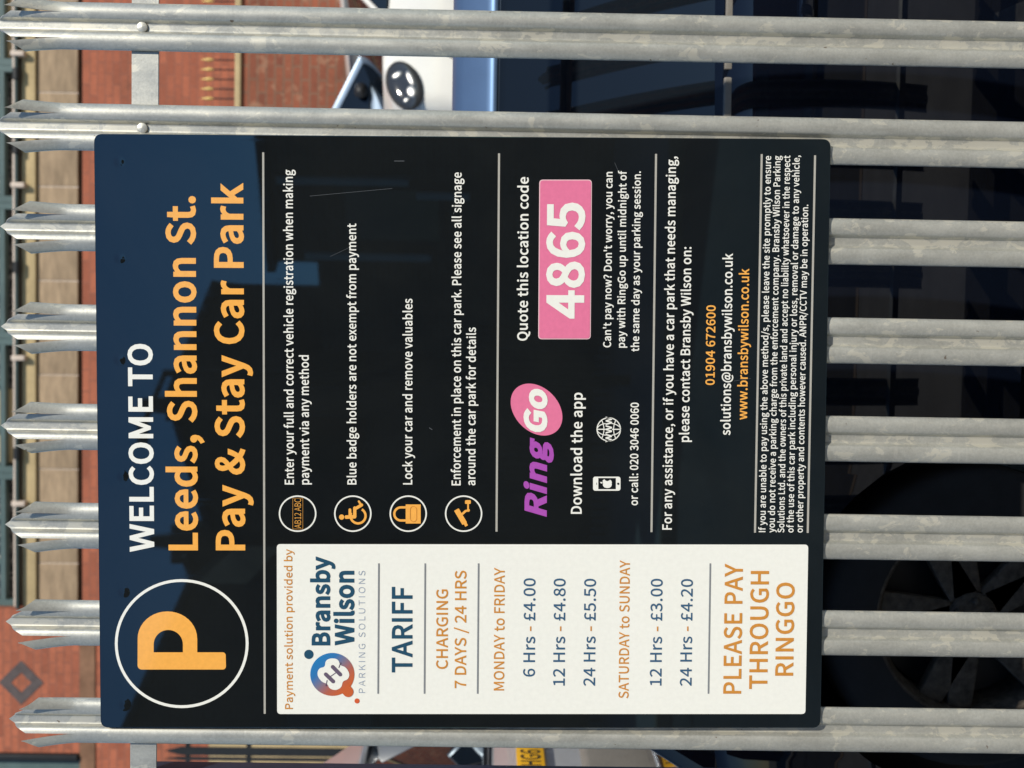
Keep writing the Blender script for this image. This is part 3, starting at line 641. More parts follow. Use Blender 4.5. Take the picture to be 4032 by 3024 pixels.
flat(mb, [capsule((1424, 1991), (1413, 1974), 8)])
arc = [(1410 + 34 * math.cos(t), 2031 + 34 * math.sin(t)) for t in [math.radians(205 - k * 265 / 40) for k in range(41)]]
arci = [(1410 + 25 * math.cos(t), 2031 + 25 * math.sin(t)) for t in [math.radians(205 - k * 265 / 40) for k in range(41)]]
flat(mb, [arc + arci[::-1]])
part('icon_symbol', mb, M['orange'], ic)
ic = icon('padlock_icon', 1534, 1681)
mb = MB()
flat(mb, [[(1597.5, 2061), (1656.5, 2061), (1656.5, 1986), (1597.5, 1986)]])
so = [(1598, 1993)] + [(1579 + 31 * math.cos(t), 2023.3 + 30.3 * math.sin(t)) for t in [math.radians(-90 - k * 180 / 24) for k in range(25)]] + [(1598, 2053.6)]
si = [(1598, 2002)] + [(1579 + 22 * math.cos(t), 2023.3 + 21.3 * math.sin(t)) for t in [math.radians(-90 - k * 180 / 24) for k in range(25)]] + [(1598, 2044.6)]
flat(mb, [so + si[::-1]])
part('icon_symbol', mb, M['orange'], ic)
mb = MB(); flat(mb, [capsule((1628, 2041), (1628, 2006), 27), capsule((1628, 2041), (1628, 2006), 23.5)[::-1]], .0012)
part('keyhole_outline', mb, M['panel_orange'], ic)
ic = icon('camera_icon', 1752, 1899)
mb = MB()
flat(mb, [rquad([(1788, 2011), (1806, 2001), (1839, 2057), (1821, 2067)], 3)])
flat(mb, [rquad([(1826, 2063), (1836, 2057), (1843, 2068), (1832, 2074)], 1.5)])
flat(mb, [capsule((1822, 2022), (1833, 2012), 9)]); flat(mb, [capsule((1833, 2012), (1844, 2009), 8)]); flat(mb, [ell(1838, 1850, 2003, 2015)])
flat(mb, [capsule((1843, 2006), (1843, 1982), 6.5)]); flat(mb, [rquad([(1831, 1984), (1831, 1969), (1854, 1969), (1854, 1984)], 5)])
part('icon_symbol', mb, M['orange'], ic)
mb = MB()
text(mb, 'Enter your full and correct vehicle registration when making', 1907.6, 668, 1157.5, 36.5)
text(mb, 'payment via any method', 1907.6, 1398.6, 1217.5, 36.5)
part('notice_lettering', mb, M['white'])
part('notice_lettering', text(MB(), 'Blue badge holders are not exempt from payment', 1907.6, 880, 1403.6, 36), M['white'])
part('notice_lettering', text(MB(), 'Lock your car and remove valuables', 1907.6, 1176, 1623.3, 36.5), M['white'])
mb = MB()
text(mb, 'Enforcement in place on this car park. Please see all signage', 1911, 679, 1813.8, 36)
text(mb, 'around the car park for details', 1911, 1289, 1871.7, 36)
part('notice_lettering', mb, M['white'])

# --- phone app block
lg = part('app_logo', flat(MB(), [[(2112.5 + 112 * math.cos(t) * .9 * 1.0 + 14 * math.sin(t), 1612.5 + 101 * math.sin(t) + 16 * math.cos(t)) for t in [2 * math.pi * k / 72 for k in range(72)]]]), M['pink'])
mb = MB(); text(mb, 'Ring', 2035, 1722.6, 2152.7, 88, 70, math.radians(13))
part('logo_lettering', mb, M['purple'], lg)
mb = MB(); text(mb, 'Go', 1701, 1531, 2154, 92, 78, math.radians(9), -40, .0012)
part('logo_lettering', mb, M['white'], lg)
part('app_lettering', text(MB(), 'Download the app', 2023, 1546, 2290.4, 43, 28), M['white'])
mb = MB()
flat(mb, [rrect(2335, 2443, 1876.6, 1932, 9), [(2355.6, 1882), (2355.6, 1926), (2425, 1926), (2425, 1882)]])
flat(mb, [ell(2430, 2438, 1900, 1908)[:0] or ell(2348, 2349.5, 1899, 1909)], .0012, 1)
flat(mb, [ell(2429.5, 2438, 1900, 1908.5)], .0012, 1)
ph = part('phone_icon', mb, [M['white'], M['sign_black']])
mb = MB()
body = [(2374 + 0, 1904), (2377, 1896), (2382, 1890), (2390, 1887.5), (2398, 1889), (2401, 1892)]
ap = [(2375, 1904), (2372.5, 1897), (2374, 1890), (2380, 1887), (2384, 1892), (2391, 1894.5), (2398, 1892), (2402, 1888.5), (2407, 1893), (2409, 1899), (2408, 1904), (2409, 1909), (2406, 1916), (2399, 1920.5), (2390, 1921.5), (2380, 1919), (2374.5, 1913), (2373.5, 1908)]
flat(mb, [ap]); flat(mb, [[(2372, 1904), (2366, 1903), (2362, 1898), (2368, 1897), (2372, 1900)]])
part('phone_symbol', mb, M['white'], ph)
mb = MB()
ring(mb, 2348.7, 2445, 1643, 1737.6, 4)
gx, gy, gr = 2396.8, 1690.3, 46
flat(mb, [bar((2349, gy), (2384, gy), 4)]); flat(mb, [bar((2410, gy), (2444, gy), 4)])
for sg in (-1, 1):
    pts = [(gx + gr * math.sin(t), gy + sg * 24 * math.cos(t)) for t in [math.radians(-90 + 180 * k / 24) for k in range(25)]]
    for k in range(24):
        if not 2383 < (pts[k][0] + pts[k + 1][0]) / 2 < 2411: flat(mb, [bar(pts[k], pts[k + 1], 3.4)])
    q = [(gx + sg * (25 + 5 * math.cos(t)), gy + 38 * t / 1.57) for t in [-1.57 + 3.14 * k / 14 for k in range(15)]]
    q = [(gx + sg * (19 + 10 * (abs(k - 7) / 7) ** 2), gy + 38 * (k - 7) / 7) for k in range(15)]
    for k in range(14): flat(mb, [bar(q[k], q[k + 1], 3.4)])
text(mb, 'www', 1741, 1640.5, 2409, 33, 34)
part('globe_icon', mb, M['white'])
part('phone_number_lettering', text(MB(), 'or call: 020 3046 0060', 1989.7, 1585, 2511.2, 32.5), M['white'])

# --- location code
part('code_lettering', text(MB(), 'Quote this location code', 1341.7, 697, 2078, 41.5, 29), M['white'])
cq = [(2119, 1335.8), (2325.6, 1335.8), (2330.5, 707.4), (2123.4, 707.4)]
ci = [(2122.5, 1332.3), (2322.1, 1332.3), (2327, 710.9), (2126.9, 710.9)]
cp = part('code_panel', flat(MB(), [rquad(cq, 15)]), M['pink_rim'])
part('code_field', flat(MB(), [rquad(ci, 12)], .0011), M['pink'], cp)
part('code_digits', text(MB(), '4865', 1255, 798, 2299.5, 149, 44, 0, 0, .0016), M['white'], cp)
mb = MB()
text(mb, "Can't pay now? Don't worry, you can", 1368, 677, 2405.7, 31)
text(mb, 'pay with RingGo up until midnight of', 1369, 672, 2460.5, 31)
text(mb, 'the same day as your parking session.', 1384, 674.6, 2516, 31)
part('advice_lettering', mb, M['white'])

# --- contact block
for s, y0, y1, xb, cp_, m_ in (('For any assistance, or if you have a car park that needs managing,', 2085.4, 616, 2645, 38, 'white'), ('please contact Bransby Wilson on:', 1740, 972.5, 2713, 38, 'white'),
                          ('01904 672600', 1516, 1201.8, 2813.4, 36, 'orange'), ('solutions@bransbywilson.co.uk', 1713.5, 997.6, 2875.5, 38, 'white'), ('www.bransbywilson.co.uk', 1652.4, 1057.7, 2941.3, 38, 'orange')):
    part('contact_lettering', text(MB(), s, y0, y1, xb, cp_), M[m_])
mb = MB()
for s, y0, y1, xb in (('If you are unable to pay using the above method/s, please leave the site promptly to ensure', 2095, 614, 3013.5),
                      ('you do not receive a parking charge from the enforcement company. Bransby Wilson Parking', 2096.8, 613, 3050),
                      ('Solutions Ltd. and the owners of this private land and accept no liability whatsoever in the respect', 2096.8, 612, 3087.5),
                      ('of the use of this car park including personal injury or loss, removal or damage to any vehicle,', 2096.8, 612, 3124),
                      ('or other property and contents however caused. ANPR/CCTV may be in operation.', 2096.8, 806, 3160.5)):
    text(mb, s, y0, y1, xb, 26.5, 22)
part('legal_lettering', mb, M['white'])

# --- tariff panel
tp = part('tariff_panel', flat(MB(), [rquad([(1091.4, 2811), (3171, 2811), (3182.3, 2144), (1090, 2142)], 15)]), M['white'])
L2 = .0012
part('provider_lettering', text(MB(), 'Payment solution provided by', 2791, 2161.5, 1153, 30.5, 14, lift=L2), M['panel_orange'], tp)
part('company_lettering', text(text(MB(), 'Bransby', 2540.6, 2190, 1300.6, 73.5, 58, lift=L2, track=-20), 'Wilson', 2540.6, 2246.7, 1395.4, 77, 58, lift=L2, track=-20), M['petrol'], tp)
part('tagline_lettering', text(MB(), 'PARKING SOLUTIONS', 2727.4, 2246.7, 1437.8, 25, -14, track=240, lift=L2), M['tagline'], tp)
lm = mat('gradient_film', (.3, .3, .5), .06)
n = N(lm); tc = n.new('ShaderNodeTexCoord'); sp = n.new('ShaderNodeSeparateXYZ'); n.link(tc.outputs['Generated'], sp.inputs[0])
ad = n.new('ShaderNodeMath', operation='ADD'); n.link(sp.outputs[0], ad.inputs[0]); n.link(sp.outputs[2], ad.inputs[1])
hv = n.new('ShaderNodeMath', operation='MULTIPLY'); hv.inputs[1].default_value = .5; n.link(ad.outputs[0], hv.inputs[0])
n.base(n.ramp(hv.outputs[0], [(.2, (.55, .12, .04)), (.36, (.42, .12, .08)), (.52, (.20, .17, .24)), (.68, (.035, .17, .42)), (.9, (.02, .20, .47))]))
mb = MB(); flat(mb, [ell(1222, 1395.5, 2570, 2739)], L2)
flat(mb, [capsule((1352, 2700), (1371, 2723), 42)], .0014)
lg = part('provider_logo', mb, lm, tp)
def corner_round(pts, n=3):
    for _ in range(n):
        q = []
        for k in range(len(pts)):
            a, b = pts[k], pts[(k + 1) % len(pts)]
            q += [(a[0] * .75 + b[0] * .25, a[1] * .75 + b[1] * .25), (a[0] * .25 + b[0] * .75, a[1] * .25 + b[1] * .75)]
        pts = q
    return pts
def lg_px(p): return (1008 + p[0] / 2.194, 2268 + p[1] / 2.194)
blob = [(526, 850), (545, 792), (598, 785), (600, 728), (650, 706), (712, 716), (728, 772), (775, 782), (812, 842), (796, 892), (748, 906), (742, 958), (690, 988), (632, 968), (622, 930), (566, 912)]
part('logo_knot', flat(MB(), [corner_round([lg_px(p) for p in blob])], .0017), M['white'], lg)
mb = MB()
for a, b in (((604, 846), (668, 908)), ((664, 782), (729, 848))): flat(mb, [capsule(lg_px(a), lg_px(b), 15)], .0021)
for a, b in (((640, 868), (690, 833)), ((604, 948), (616, 896)), ((716, 790), (733, 744))): flat(mb, [bar(lg_px(a), lg_px(b), 3.4)], .0021)
part('logo_knot_line', mb, mat('slate_film', (.13, .10, .15), .06), lg)
part('logo_dot', flat(MB(), [ell(1198, 1234.5, 2557.5, 2594)], L2), M['petrol'], lg)
part('logo_dot', flat(MB(), [ell(1396, 1416, 2749, 2769)], L2), mat('red_dot_film', (.62, .11, .04), .06), lg)
for a, b in (((1489, 2730.6), (1492, 2217.6)), ((1671.5, 2730.6), (1674.5, 2217.6)), ((1880.7, 2730.6), (1884.5, 2217.6)), ((2789, 2730.6), (2796.5, 2217.6))):
    part('divider_line', flat(MB(), [bar(a, b, 6.4)], L2), M['panel_line'], tp)
part('tariff_heading', text(MB(), 'TARIFF', 2647, 2310, 1624, 81.5, 34, lift=L2), M['petrol'], tp)
part('charging_lettering', text(text(MB(), 'CHARGING', 2633.5, 2320, 1763, 45.5, 20, lift=L2), '7 DAYS / 24 HRS', 2709, 2246, 1835, 45, 20, lift=L2), M['panel_orange'], tp)
part('day_lettering', text(MB(), 'MONDAY to FRIDAY', 2718, 2234.5, 1984.8, 41, 16, lift=L2), M['panel_orange'], tp)
def dash(ch): return 1 if ch == '-' else 0
for s, y0, y1, xb in (('6 Hrs - £4.00', 2663.6, 2276, 2105.8), ('12 Hrs - £4.80', 2698.7, 2277, 2223.4), ('24 Hrs - £5.50', 2700, 2278, 2342.8), ('12 Hrs - £3.00', 2698.7, 2278, 2604), ('24 Hrs - £4.20', 2700, 2279, 2722.5)):
    part('price_lettering', text(MB(), s, y0, y1, xb, 46, 16, lift=L2, track=8, colour=dash), [M['price_blue'], M['panel_orange']], tp)
part('day_lettering', text(MB(), 'SATURDAY to SUNDAY', 2749, 2205, 2474.5, 39.5, 16, lift=L2), M['panel_orange'], tp)
mb = MB()
text(mb, 'PLEASE PAY', 2730.6, 2218.5, 2917.6, 71, 26, lift=L2, track=20)
text(mb, 'THROUGH', 2712, 2247.5, 3020.5, 72, 26, lift=L2, track=20)
text(mb, 'RINGGO', 2660, 2293, 3122.5, 71.5, 26, lift=L2, track=20)
part('payment_lettering', mb, M['panel_orange'], tp)

# ================================================================== the palisade fence
fence = empty('palisade_fence', (0, 0, 0), 0, 'galvanised steel palisade fence with three-pointed pales carrying the sign', 'fence')
VH = .0062                                      # half width of the flat valley
def arc_pts():
    """Half section, valley edge to wing edge: (distance from centre, depth from the crest)."""
    a_in, a_out, r, sq = math.radians(32), math.radians(50), .0192, .85
    pts = []
    for k in range(13):
        a = -a_in + (a_in + a_out) * k / 12
        pts.append((r * math.sin(a), r * (1 - math.cos(a)) * sq))
    dx, dz = pts[0]; ex, ez = pts[-1]
    wall = [(dx - .0052, dz + .0084), (dx - .0036, dz + .0050), (dx - .0011, dz + .0012)]
    pts = wall + pts + [(ex + .0007, ez + .0012), (ex + .0012, ez + .0030)]
    x0 = pts[0][0]
    return [(VH + .0004 + x - x0, d) for x, d in pts]
HALF = arc_pts()
VD = HALF[0][1] + .0003
CREST_Y = .0058
def make_pale_mesh():
    split = 7
    sec = [(-VH, VD), (-VH * .5, VD), (0, VD), (VH * .5, VD), (VH, VD)]
    cen = [(-x, d) for x, d in HALF[:split + 1][::-1]] + sec + HALF[:split + 1]
    wr = HALF[split:]; wl = [(-x, d) for x, d in wr[::-1]]
    v, f = [], []
    ROOT, TIPW = -.113, -.028
    def strip(cols, top, bend):
        """cols: section points; top(j): height of the column's end; bend(j, t)."""
        n = len(cols); base = len(v); rows = 9
        zs = [-2.1, -1.2, -.5, ROOT - .02, ROOT]
        for z in zs:
            for x, d in cols: v.append((x, CREST_Y + d, z))
        for r in range(1, rows + 1):
            t = r / rows
            for j, (x, d) in enumerate(cols):
                z = ROOT + (top(j) - ROOT) * t
                dx, dy = bend(j, (z - ROOT) / (TIPW - ROOT))
                v.append((x + dx, CREST_Y + d + dy, z))
        R_ = len(zs) + rows
        for r in range(R_ - 1):
            for j in range(n - 1):
                a = base + r * n + j
                f.append((a, a + 1, a + n + 1, a + n))
    hw = cen[-1][0]
    strip(cen, lambda j: -.031 * (abs(cen[j][0]) / hw) ** 1.05 , lambda j, t: (0, 0))
    def wing(cols, s):
        inner = min(abs(c[0]) for c in cols); outer = max(abs(c[0]) for c in cols)
        def top(j):
            q = (abs(cols[j][0]) - inner) / (outer - inner)
            return TIPW - .026 * q ** .8
        strip(cols, top, lambda j, t: (s * (.0045 if s > 0 else .0095) * max(0, t) ** 1.3, -(.020 if s > 0 else .012) * max(0, t) ** 1.4))
    wing(wr, 1); wing(wl, -1)
    me = bpy.data.meshes.new('pale'); me.from_pydata(v, [], f); me.materials.append(M['galv'])
    bm = bmesh.new(); bm.from_mesh(me)
    bmesh.ops.remove_doubles(bm, verts=[x for x in bm.verts if x.co.z <= ROOT + 1e-6], dist=1e-5)
    bm.to_mesh(me); bm.free()
    me.polygons.foreach_set('use_smooth', [True] * len(me.polygons)); me.update()
    return me
pale_me = make_pale_mesh()
bolt_mb = MB().lathe([(.0088, -.0004), (.0088, -.0030), (.0080, -.0040), (.0055, -.0047), (.0001, -.0050)], (0, 0, 0), 'y', 28)
cent = [(101, 34), (499, 34), (896, 59), (1290, 61.5), (1680.6, 61), (2070, 77.5), (2452.6, 80), (2836, 93)]
spots = []
for y, tx in cent:
    p = W(300, y, .0133); t = W(tx, y, .006)
    spots.append((p.x, t.z + .028))
step = (spots[0][0] - spots[-1][0]) / 7
for k in (1, 2, 3): spots.append((spots[0][0] + step * k, spots[0][1] + rnd.uniform(-.01, .006)))
for k in (1, 2, 3): spots.append((spots[7][0] - step * k, spots[7][1] + rnd.uniform(-.01, .006)))
rz0 = W(514, 1500, .0175).z; rz1 = W(618, 1500, .0175).z
first = None
for k, (x, z) in enumerate(spots):
    if first is None:
        po = bpy.data.objects.new('pale', pale_me); COL.objects.link(po); po.parent = fence
        so_ = po.modifiers.new('sheet', 'SOLIDIFY'); so_.thickness = .0028; so_.offset = -1
        es = po.modifiers.new('crease', 'EDGE_SPLIT'); es.split_angle = math.radians(38)
        first = po
        b = bolt_mb.build('bolt', M['galv_rail'], po, smooth=True)
        be = b.modifiers.new('crease', 'EDGE_SPLIT'); be.split_angle = math.radians(35)
    else:
        po = copy_tree(first, fence)
    po.location = (x, 0, z)
    b = po.children[0]
    b.location = (0, CREST_Y + VD, W(550 if k == 0 else 558, 300, .01).z - z + rnd.uniform(-.003, .003))
x0, x1 = spots[10][0] - .06 if False else min(s[0] for s in spots) - .3, max(s[0] for s in spots) + .3
RY = CREST_Y + VD + .0032
rail = MB().box((x0, RY, rz1), (x1, RY + .005, rz0)).box((x0, RY + .0052, rz0 - .005), (x1, RY + .045, rz0 - .0002)).build('rail', M['galv_rail'], fence)
r2 = rail.copy(); COL.objects.link(r2); r2.location = (0, 0, .42 - rz0)
# square post behind the rail at the left
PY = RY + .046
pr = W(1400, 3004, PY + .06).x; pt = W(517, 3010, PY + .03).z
MB().box((pr - .06, PY, .0), (pr, PY + .06, pt)).build('fence_post', M['shade_tinted_steel'], fence, bevel=.004)

# ================================================================== cars
def wheel_part(parent, x, y, side, r, rim_mat, spokes=5):
    t = MB().lathe([(r * .66, -.095), (r * .93, -.1), (r * .985, -.075), (r, -.04), (r, .04), (r * .985, .075), (r * .93, .1), (r * .66, .095)], (0, 0, 0), 'y', 48)
    o = t.build('wheel', M['rubber'], parent, smooth=True)
    o.location = (x, y, r)
    f = -1 if side < 0 else 1
    rm = MB()
    rm.lathe([(r * .68, f * .092), (r * .64, f * .094), (r * .60, f * .06), (r * .585, f * -.05)], (0, 0, 0), 'y', 48)
    rm.lathe([(r * .17, f * .05), (r * .16, f * .074), (r * .1, f * .08), (.001, f * .08)], (0, 0, 0), 'y', 28)
    for k in range(spokes):
        a = 2 * math.pi * k / spokes + .35
        for s in (-.17, .17):
            ca, sa = math.cos(a + s * .3), math.sin(a + s * .3); cb, sb = math.cos(a + s), math.sin(a + s)
            p = [(r * .14, -.035), (r * .61, -.028), (r * .61, .028), (r * .14, .035)]
            v = []
            for yy in (f * .068, f * .035):
                for q, (rr, tt) in enumerate(p):
                    c_, s_ = (ca, sa) if rr < r * .3 else (cb, sb)
                    v.append((rr * c_ - tt * s_, yy, rr * s_ + tt * c_))
            rm.add(v, [(0, 1, 2, 3), (7, 6, 5, 4), (0, 4, 5, 1), (1, 5, 6, 2), (2, 6, 7, 3), (3, 7, 4, 0)])
    for k in range(5):
        a = 2 * math.pi * k / 5
        rm.tube((r * .115 * math.cos(a), f * .07, r * .115 * math.sin(a)), (r * .115 * math.cos(a), f * .092, r * .115 * math.sin(a)), .010, 6)
    rm.build('rim', rim_mat, o, bevel=.004, seg=2)
    MB().lathe([(r * .575, f * -.02), (r * .2, f * -.02), (.001, f * -.02)], (0, 0, 0), 'y', 32).build('brake_disc', M['plastic'], o)
    return o

def arch(cx, r, z0, n=14):
    """Wheel-arch notch from right to left along the sill."""
    a0 = math.asin(min(1, max(-1, (z0 - r * .92) / r)))
    return [(cx + r * math.cos(math.pi * k / n * 1.0), r * .92 + r * math.sin(math.pi * k / n)) for k in range(n + 1) if r * .92 + r * math.sin(math.pi * k / n) > z0]

def car(name, loc, rz, label, paint_m, L=3.75, Wd=1.66, belt=1.0, roof=1.48, wr=.30, ax=(1.17, -1.15), glass_b=(-1.72, .98), glass_t=(-1.4, .12),
        front=None, tumble=.13, rim=None, sill=.21, cat='car', group=None, roof_t=.055, spokes=5, roof_m=None, pillar=.04):
    c = empty(name, loc, rz, label, cat, group)
    hl, hw = L / 2, Wd / 2
    ra = wr * 1.13
    fr = front or [(hl - .06, .24), (hl, .44), (hl - .02, .66), (hl - .12, .84), (hl - .5, .965), (glass_b[1] - .04, belt + .03)]
    tip = max(fr)[1]
    rear = [(-hl + .05, .27), (-hl, .55), (-hl + .04, belt - .08), (-hl + .22, belt + .02)]
    def interp(pts, x):
        pts = sorted(pts)
        return float(np.interp(x, [p[0] for p in pts], [p[1] for p in pts]))
    top_pts = [p for p in fr if p[1] >= tip] + [p for p in rear if p[1] >= .55]
    low_pts = [p for p in fr if p[1] <= tip] + [p for p in rear if p[1] <= .55] + [(hl - .16, sill), (-hl + .16, sill)]
    xs = set(np.linspace(-hl, hl, 57).round(4))
    for c_ in ax: xs |= {round(c_ + ra * math.cos(math.pi * k / 16), 4) for k in range(17)}
    xs |= {round(-hl + e, 4) for e in (.012, .03)} | {round(hl - e, 4) for e in (.012, .03)}
    xs = sorted(xs)
    def low(x):
        z = interp(low_pts, x)
        for c_ in ax:
            if abs(x - c_) < ra: z = max(z, ra * .92 + math.sqrt(ra * ra - (x - c_) ** 2))
        return z
    def half(x, z, t):
        s_ = 1.0 - .05 * max(0, (.62 - z) / .4) ** 2 - .05 * max(0, (z - .62) / .4) ** 2
        e = abs(x) / hl
        if e > .72: s_ -= .20 * ((e - .72) / .28) ** 2
        if e > .97: s_ -= .10 * ((e - .97) / .03) ** 2
        r_ = .045
        h_ = (1 - t)
        if h_ < .12: s_ -= r_ * (1 - h_ / .12) ** 2
        return s_ * hw
    rows = [0, .06, .16, .28, .4, .52, .64, .76, .85, .91, .955, .985, 1.0]
    cols = [-1, -.7, -.35, 0, .35, .7, 1]
    v, f = [], []
    nr, ncl = len(rows), len(cols)
    per = nr * 2 + (ncl - 2)
    for x in xs:
        zl, zh = low(x), max(interp(top_pts, x), low(x) + .002)
        a_ = [(x, -half(x, zl + (zh - zl) * t, t), zl + (zh - zl) * t) for t in rows]
        b_ = [(x, -p[1], p[2]) for p in a_[::-1]]
        wt_ = a_[-1][1]
        m_ = [(x, -wt_ * c_, zh + .018 * (1 - c_ * c_)) for c_ in cols[1:-1]]
        v += a_ + m_ + b_
    for k in range(len(xs) - 1):
        for j in range(per - 1):
            p = k * per + j
            f.append((p, p + per, p + per + 1, p + 1))
    f.append(tuple(range(per))); f.append(tuple(range((len(xs) - 1) * per + per - 1, (len(xs) - 1) * per - 1, -1)))
    body = obj('body', v, f, paint_m, c, smooth=True)
    # glasshouse
    b0, b1, t0, t1 = glass_b[0], glass_b[1], glass_t[0], glass_t[1]
    wb, wt = hw * .955, hw - tumble
    zt = roof - roof_t
    def hexa(x0, x1, w0, z0, X0, X1, w1, z1):
        return ([(x0, -w0, z0), (x1, -w0, z0), (x1, w0, z0), (x0, w0, z0), (X0, -w1, z1), (X1, -w1, z1), (X1, w1, z1), (X0, w1, z1)],
                [(0, 3, 2, 1), (4, 5, 6, 7), (0, 1, 5, 4), (1, 2, 6, 5), (2, 3, 7, 6), (3, 0, 4, 7)])
    vv, ff = hexa(b0, b1, wb, belt - .02, t0, t1, wt, zt)
    obj('window_glass', vv, ff, M['car_glass'], c, bevel=.03)
    mb = MB()
    mb.add(*hexa(t0 - .05, t1 + .04, wt + .022, zt - .012, t0 + .1, t1 - .12, wt - .1, roof))
    mb.build('roof', roof_m or paint_m, c, bevel=.045, seg=5, angle=20)
    # pillars lie on the glass edges
    for s in (-1, 1):
        for nm, (xa, xb), wdt in (('front_pillar', (b1 - .02, t1 + .01), pillar), ('middle_pillar', ((b0 + b1) / 2 - .1, (t0 + t1) / 2 - .02), .045), ('rear_pillar', (b0 + .07, t0 + .03), .085)):
            a = Vector((xa, s * (wb + .002), belt - .01)); b = Vector((xb, s * (wt + .004), zt + .005))
            vv = []
            for p in (a, b):
                vv += [(p.x - wdt, p.y - s * .03, p.z), (p.x + wdt, p.y - s * .03, p.z), (p.x + wdt * .9, p.y + s * .006, p.z), (p.x - wdt * .9, p.y + s * .006, p.z)]
            obj(nm, vv, [(0, 1, 2, 3), (7, 6, 5, 4), (0, 4, 5, 1), (1, 5, 6, 2), (2, 6, 7, 3), (3, 7, 4, 0)], paint_m if nm != 'middle_pillar' else M['plastic'], c, bevel=.008, seg=2)
    for xx in ax:
        for s in (-1, 1):
            wheel_part(c, xx, s * (hw - .115), s, wr, rim or M['alloy_clean'], spokes)
    MB().box((-hl + .3, -hw + .22, sill - .02), (hl - .3, hw - .22, sill + .3)).build('underbody', M['plastic'], c)
    return c

from mathutils.bvhtree import BVHTree
LAST_LENS = {}
def lens(parent, name, c, nrm, rx, rz_, depth, m, upv=(0, 0, 1), body=None, out=0.0):
    """Domed lens lying on the body."""
    nrm = Vector(nrm).normalized()
    if body:
        hit = BVHTree.FromPolygons([v.co for v in body.data.vertices], [tuple(p.vertices) for p in body.data.polygons]).ray_cast(Vector(c) + nrm * 1.5, -nrm)
        if hit[0] is not None:
            hn = hit[1] if hit[1].dot(nrm) > 0 else -hit[1]
            nrm = (nrm * .6 + hn).normalized(); c = hit[0] + nrm * out
    LAST_LENS['c'], LAST_LENS['n'] = Vector(c), nrm
    nrm = Vector(nrm).normalized(); e1 = Vector(upv).cross(nrm).normalized(); e2 = nrm.cross(e1)
    v, f, n = [], [], 32
    rings = [(1.0, -.3), (1.0, .0), (.93, .45), (.72, .8), (.4, .97), (.02, 1.0)]
    for q, h in rings:
        for k in range(n):
            a = 2 * math.pi * k / n
            v.append(Vector(c) + e1 * math.cos(a) * rx * q + e2 * math.sin(a) * rz_ * q + nrm * depth * h)
    for j in range(len(rings) - 1):
        f += [(j * n + k, j * n + (k + 1) % n, (j + 1) * n + (k + 1) % n, (j + 1) * n + k) for k in range(n)]
    return obj(name, v, f, m, parent, smooth=True)

# --- the dark car right behind the fence
SY = .74                                         # its near side
ZR, ZB = W(1765, 900, SY + .2).z, W(2880, 700, SY).z
wc = W(3990, 2450, SY)
XW = wc.x
SUV_L, SUV_W = 4.45, 1.84
suv_x = XW + 1.36
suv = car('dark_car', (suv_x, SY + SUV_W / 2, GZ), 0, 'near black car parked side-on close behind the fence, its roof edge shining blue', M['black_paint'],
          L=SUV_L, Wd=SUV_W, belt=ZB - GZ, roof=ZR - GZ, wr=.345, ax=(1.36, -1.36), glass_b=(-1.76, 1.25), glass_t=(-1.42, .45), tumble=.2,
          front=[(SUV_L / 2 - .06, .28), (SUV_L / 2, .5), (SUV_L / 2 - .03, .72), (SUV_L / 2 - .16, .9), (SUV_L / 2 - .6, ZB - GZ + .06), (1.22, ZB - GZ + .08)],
          rim=M['alloy'], sill=.26, roof_t=.1, roof_m=M['sky_tinted_roof'])
hw = SUV_W / 2
def on_suv(x, y, yp=SY): p = W(x, y, yp); return p.x - suv_x, p.z - GZ
mb = MB()
for ya, yb in ((-900, 262), (292, 2600)):
    xa, za = on_suv(2888, yb); xb, zb = on_suv(2888, ya)
    zq = ZB - GZ + .004
    mb.box((xa, -hw * .957 - .006, zq - .009), (xb, -hw * .957 + .03, zq + .011))
mb.build('belt_trim', M['trim_grey'], suv, bevel=.003)
for xs in (on_suv(2888, 277)[0] - 1.0, on_suv(2888, 277)[0] + .06):
    MB().box((xs, -hw - .012, ZB - GZ - .17), (xs + .2, -hw + .05, ZB - GZ - .135)).build('door_handle', M['black_paint'], suv, bevel=.008)
lx, lz = on_suv(3050, 3005)
mb = MB(); mb.box((-SUV_L / 2 + .015, -hw * .93, lz - .09), (lx, -hw * .86, lz + .09))
mb.build('tail_lamp', M['lamp_red'], suv, bevel=.02)
mx = on_suv(2840, -60)[0]
lens(suv, 'door_mirror', (1.15, -hw - .12, ZB - GZ + .05), (1, 0, 0), .12, .09, .1, M['black_paint'])

# --- white car further back, its near headlamp at the corner towards the camera
def body_of(c): return [o for o in c.children if o.name.startswith('body')][0]
HL_ = W(1612, 345, 8.6)
ph = math.radians(180 + 42)
lamp_l = Vector((1.66, .66, .80))
off = Matrix.Rotation(ph, 3, 'Z') @ lamp_l
wcar = car('white_car', (HL_.x - off.x, HL_.y - off.y, HL_.z - .80), ph, 'white car with an oval headlamp seen over the roof of the near black car', M['white_paint'],
           belt=1.03, roof=1.53, glass_b=(-1.72, .98), glass_t=(-1.4, .15), front=[(1.80, .24), (1.875, .44), (1.865, .70), (1.78, .90), (1.5, 1.02), (.94, 1.06)])
wb = body_of(wcar)
ln_ = (.62, .70, .36)
lens(wcar, 'headlamp_surround', lamp_l, ln_, .222, .142, .010, M['plastic'], (.45, -.1, 1), wb, -.006)
hlm = lens(wcar, 'headlamp', lamp_l, ln_, .207, .127, .018, M['lamp_clear'], (.45, -.1, 1), wb, .0)
c_l, n_l = LAST_LENS['c'], LAST_LENS['n']
e1 = Vector((.45, -.1, 1)).cross(n_l).normalized(); e2 = n_l.cross(e1)
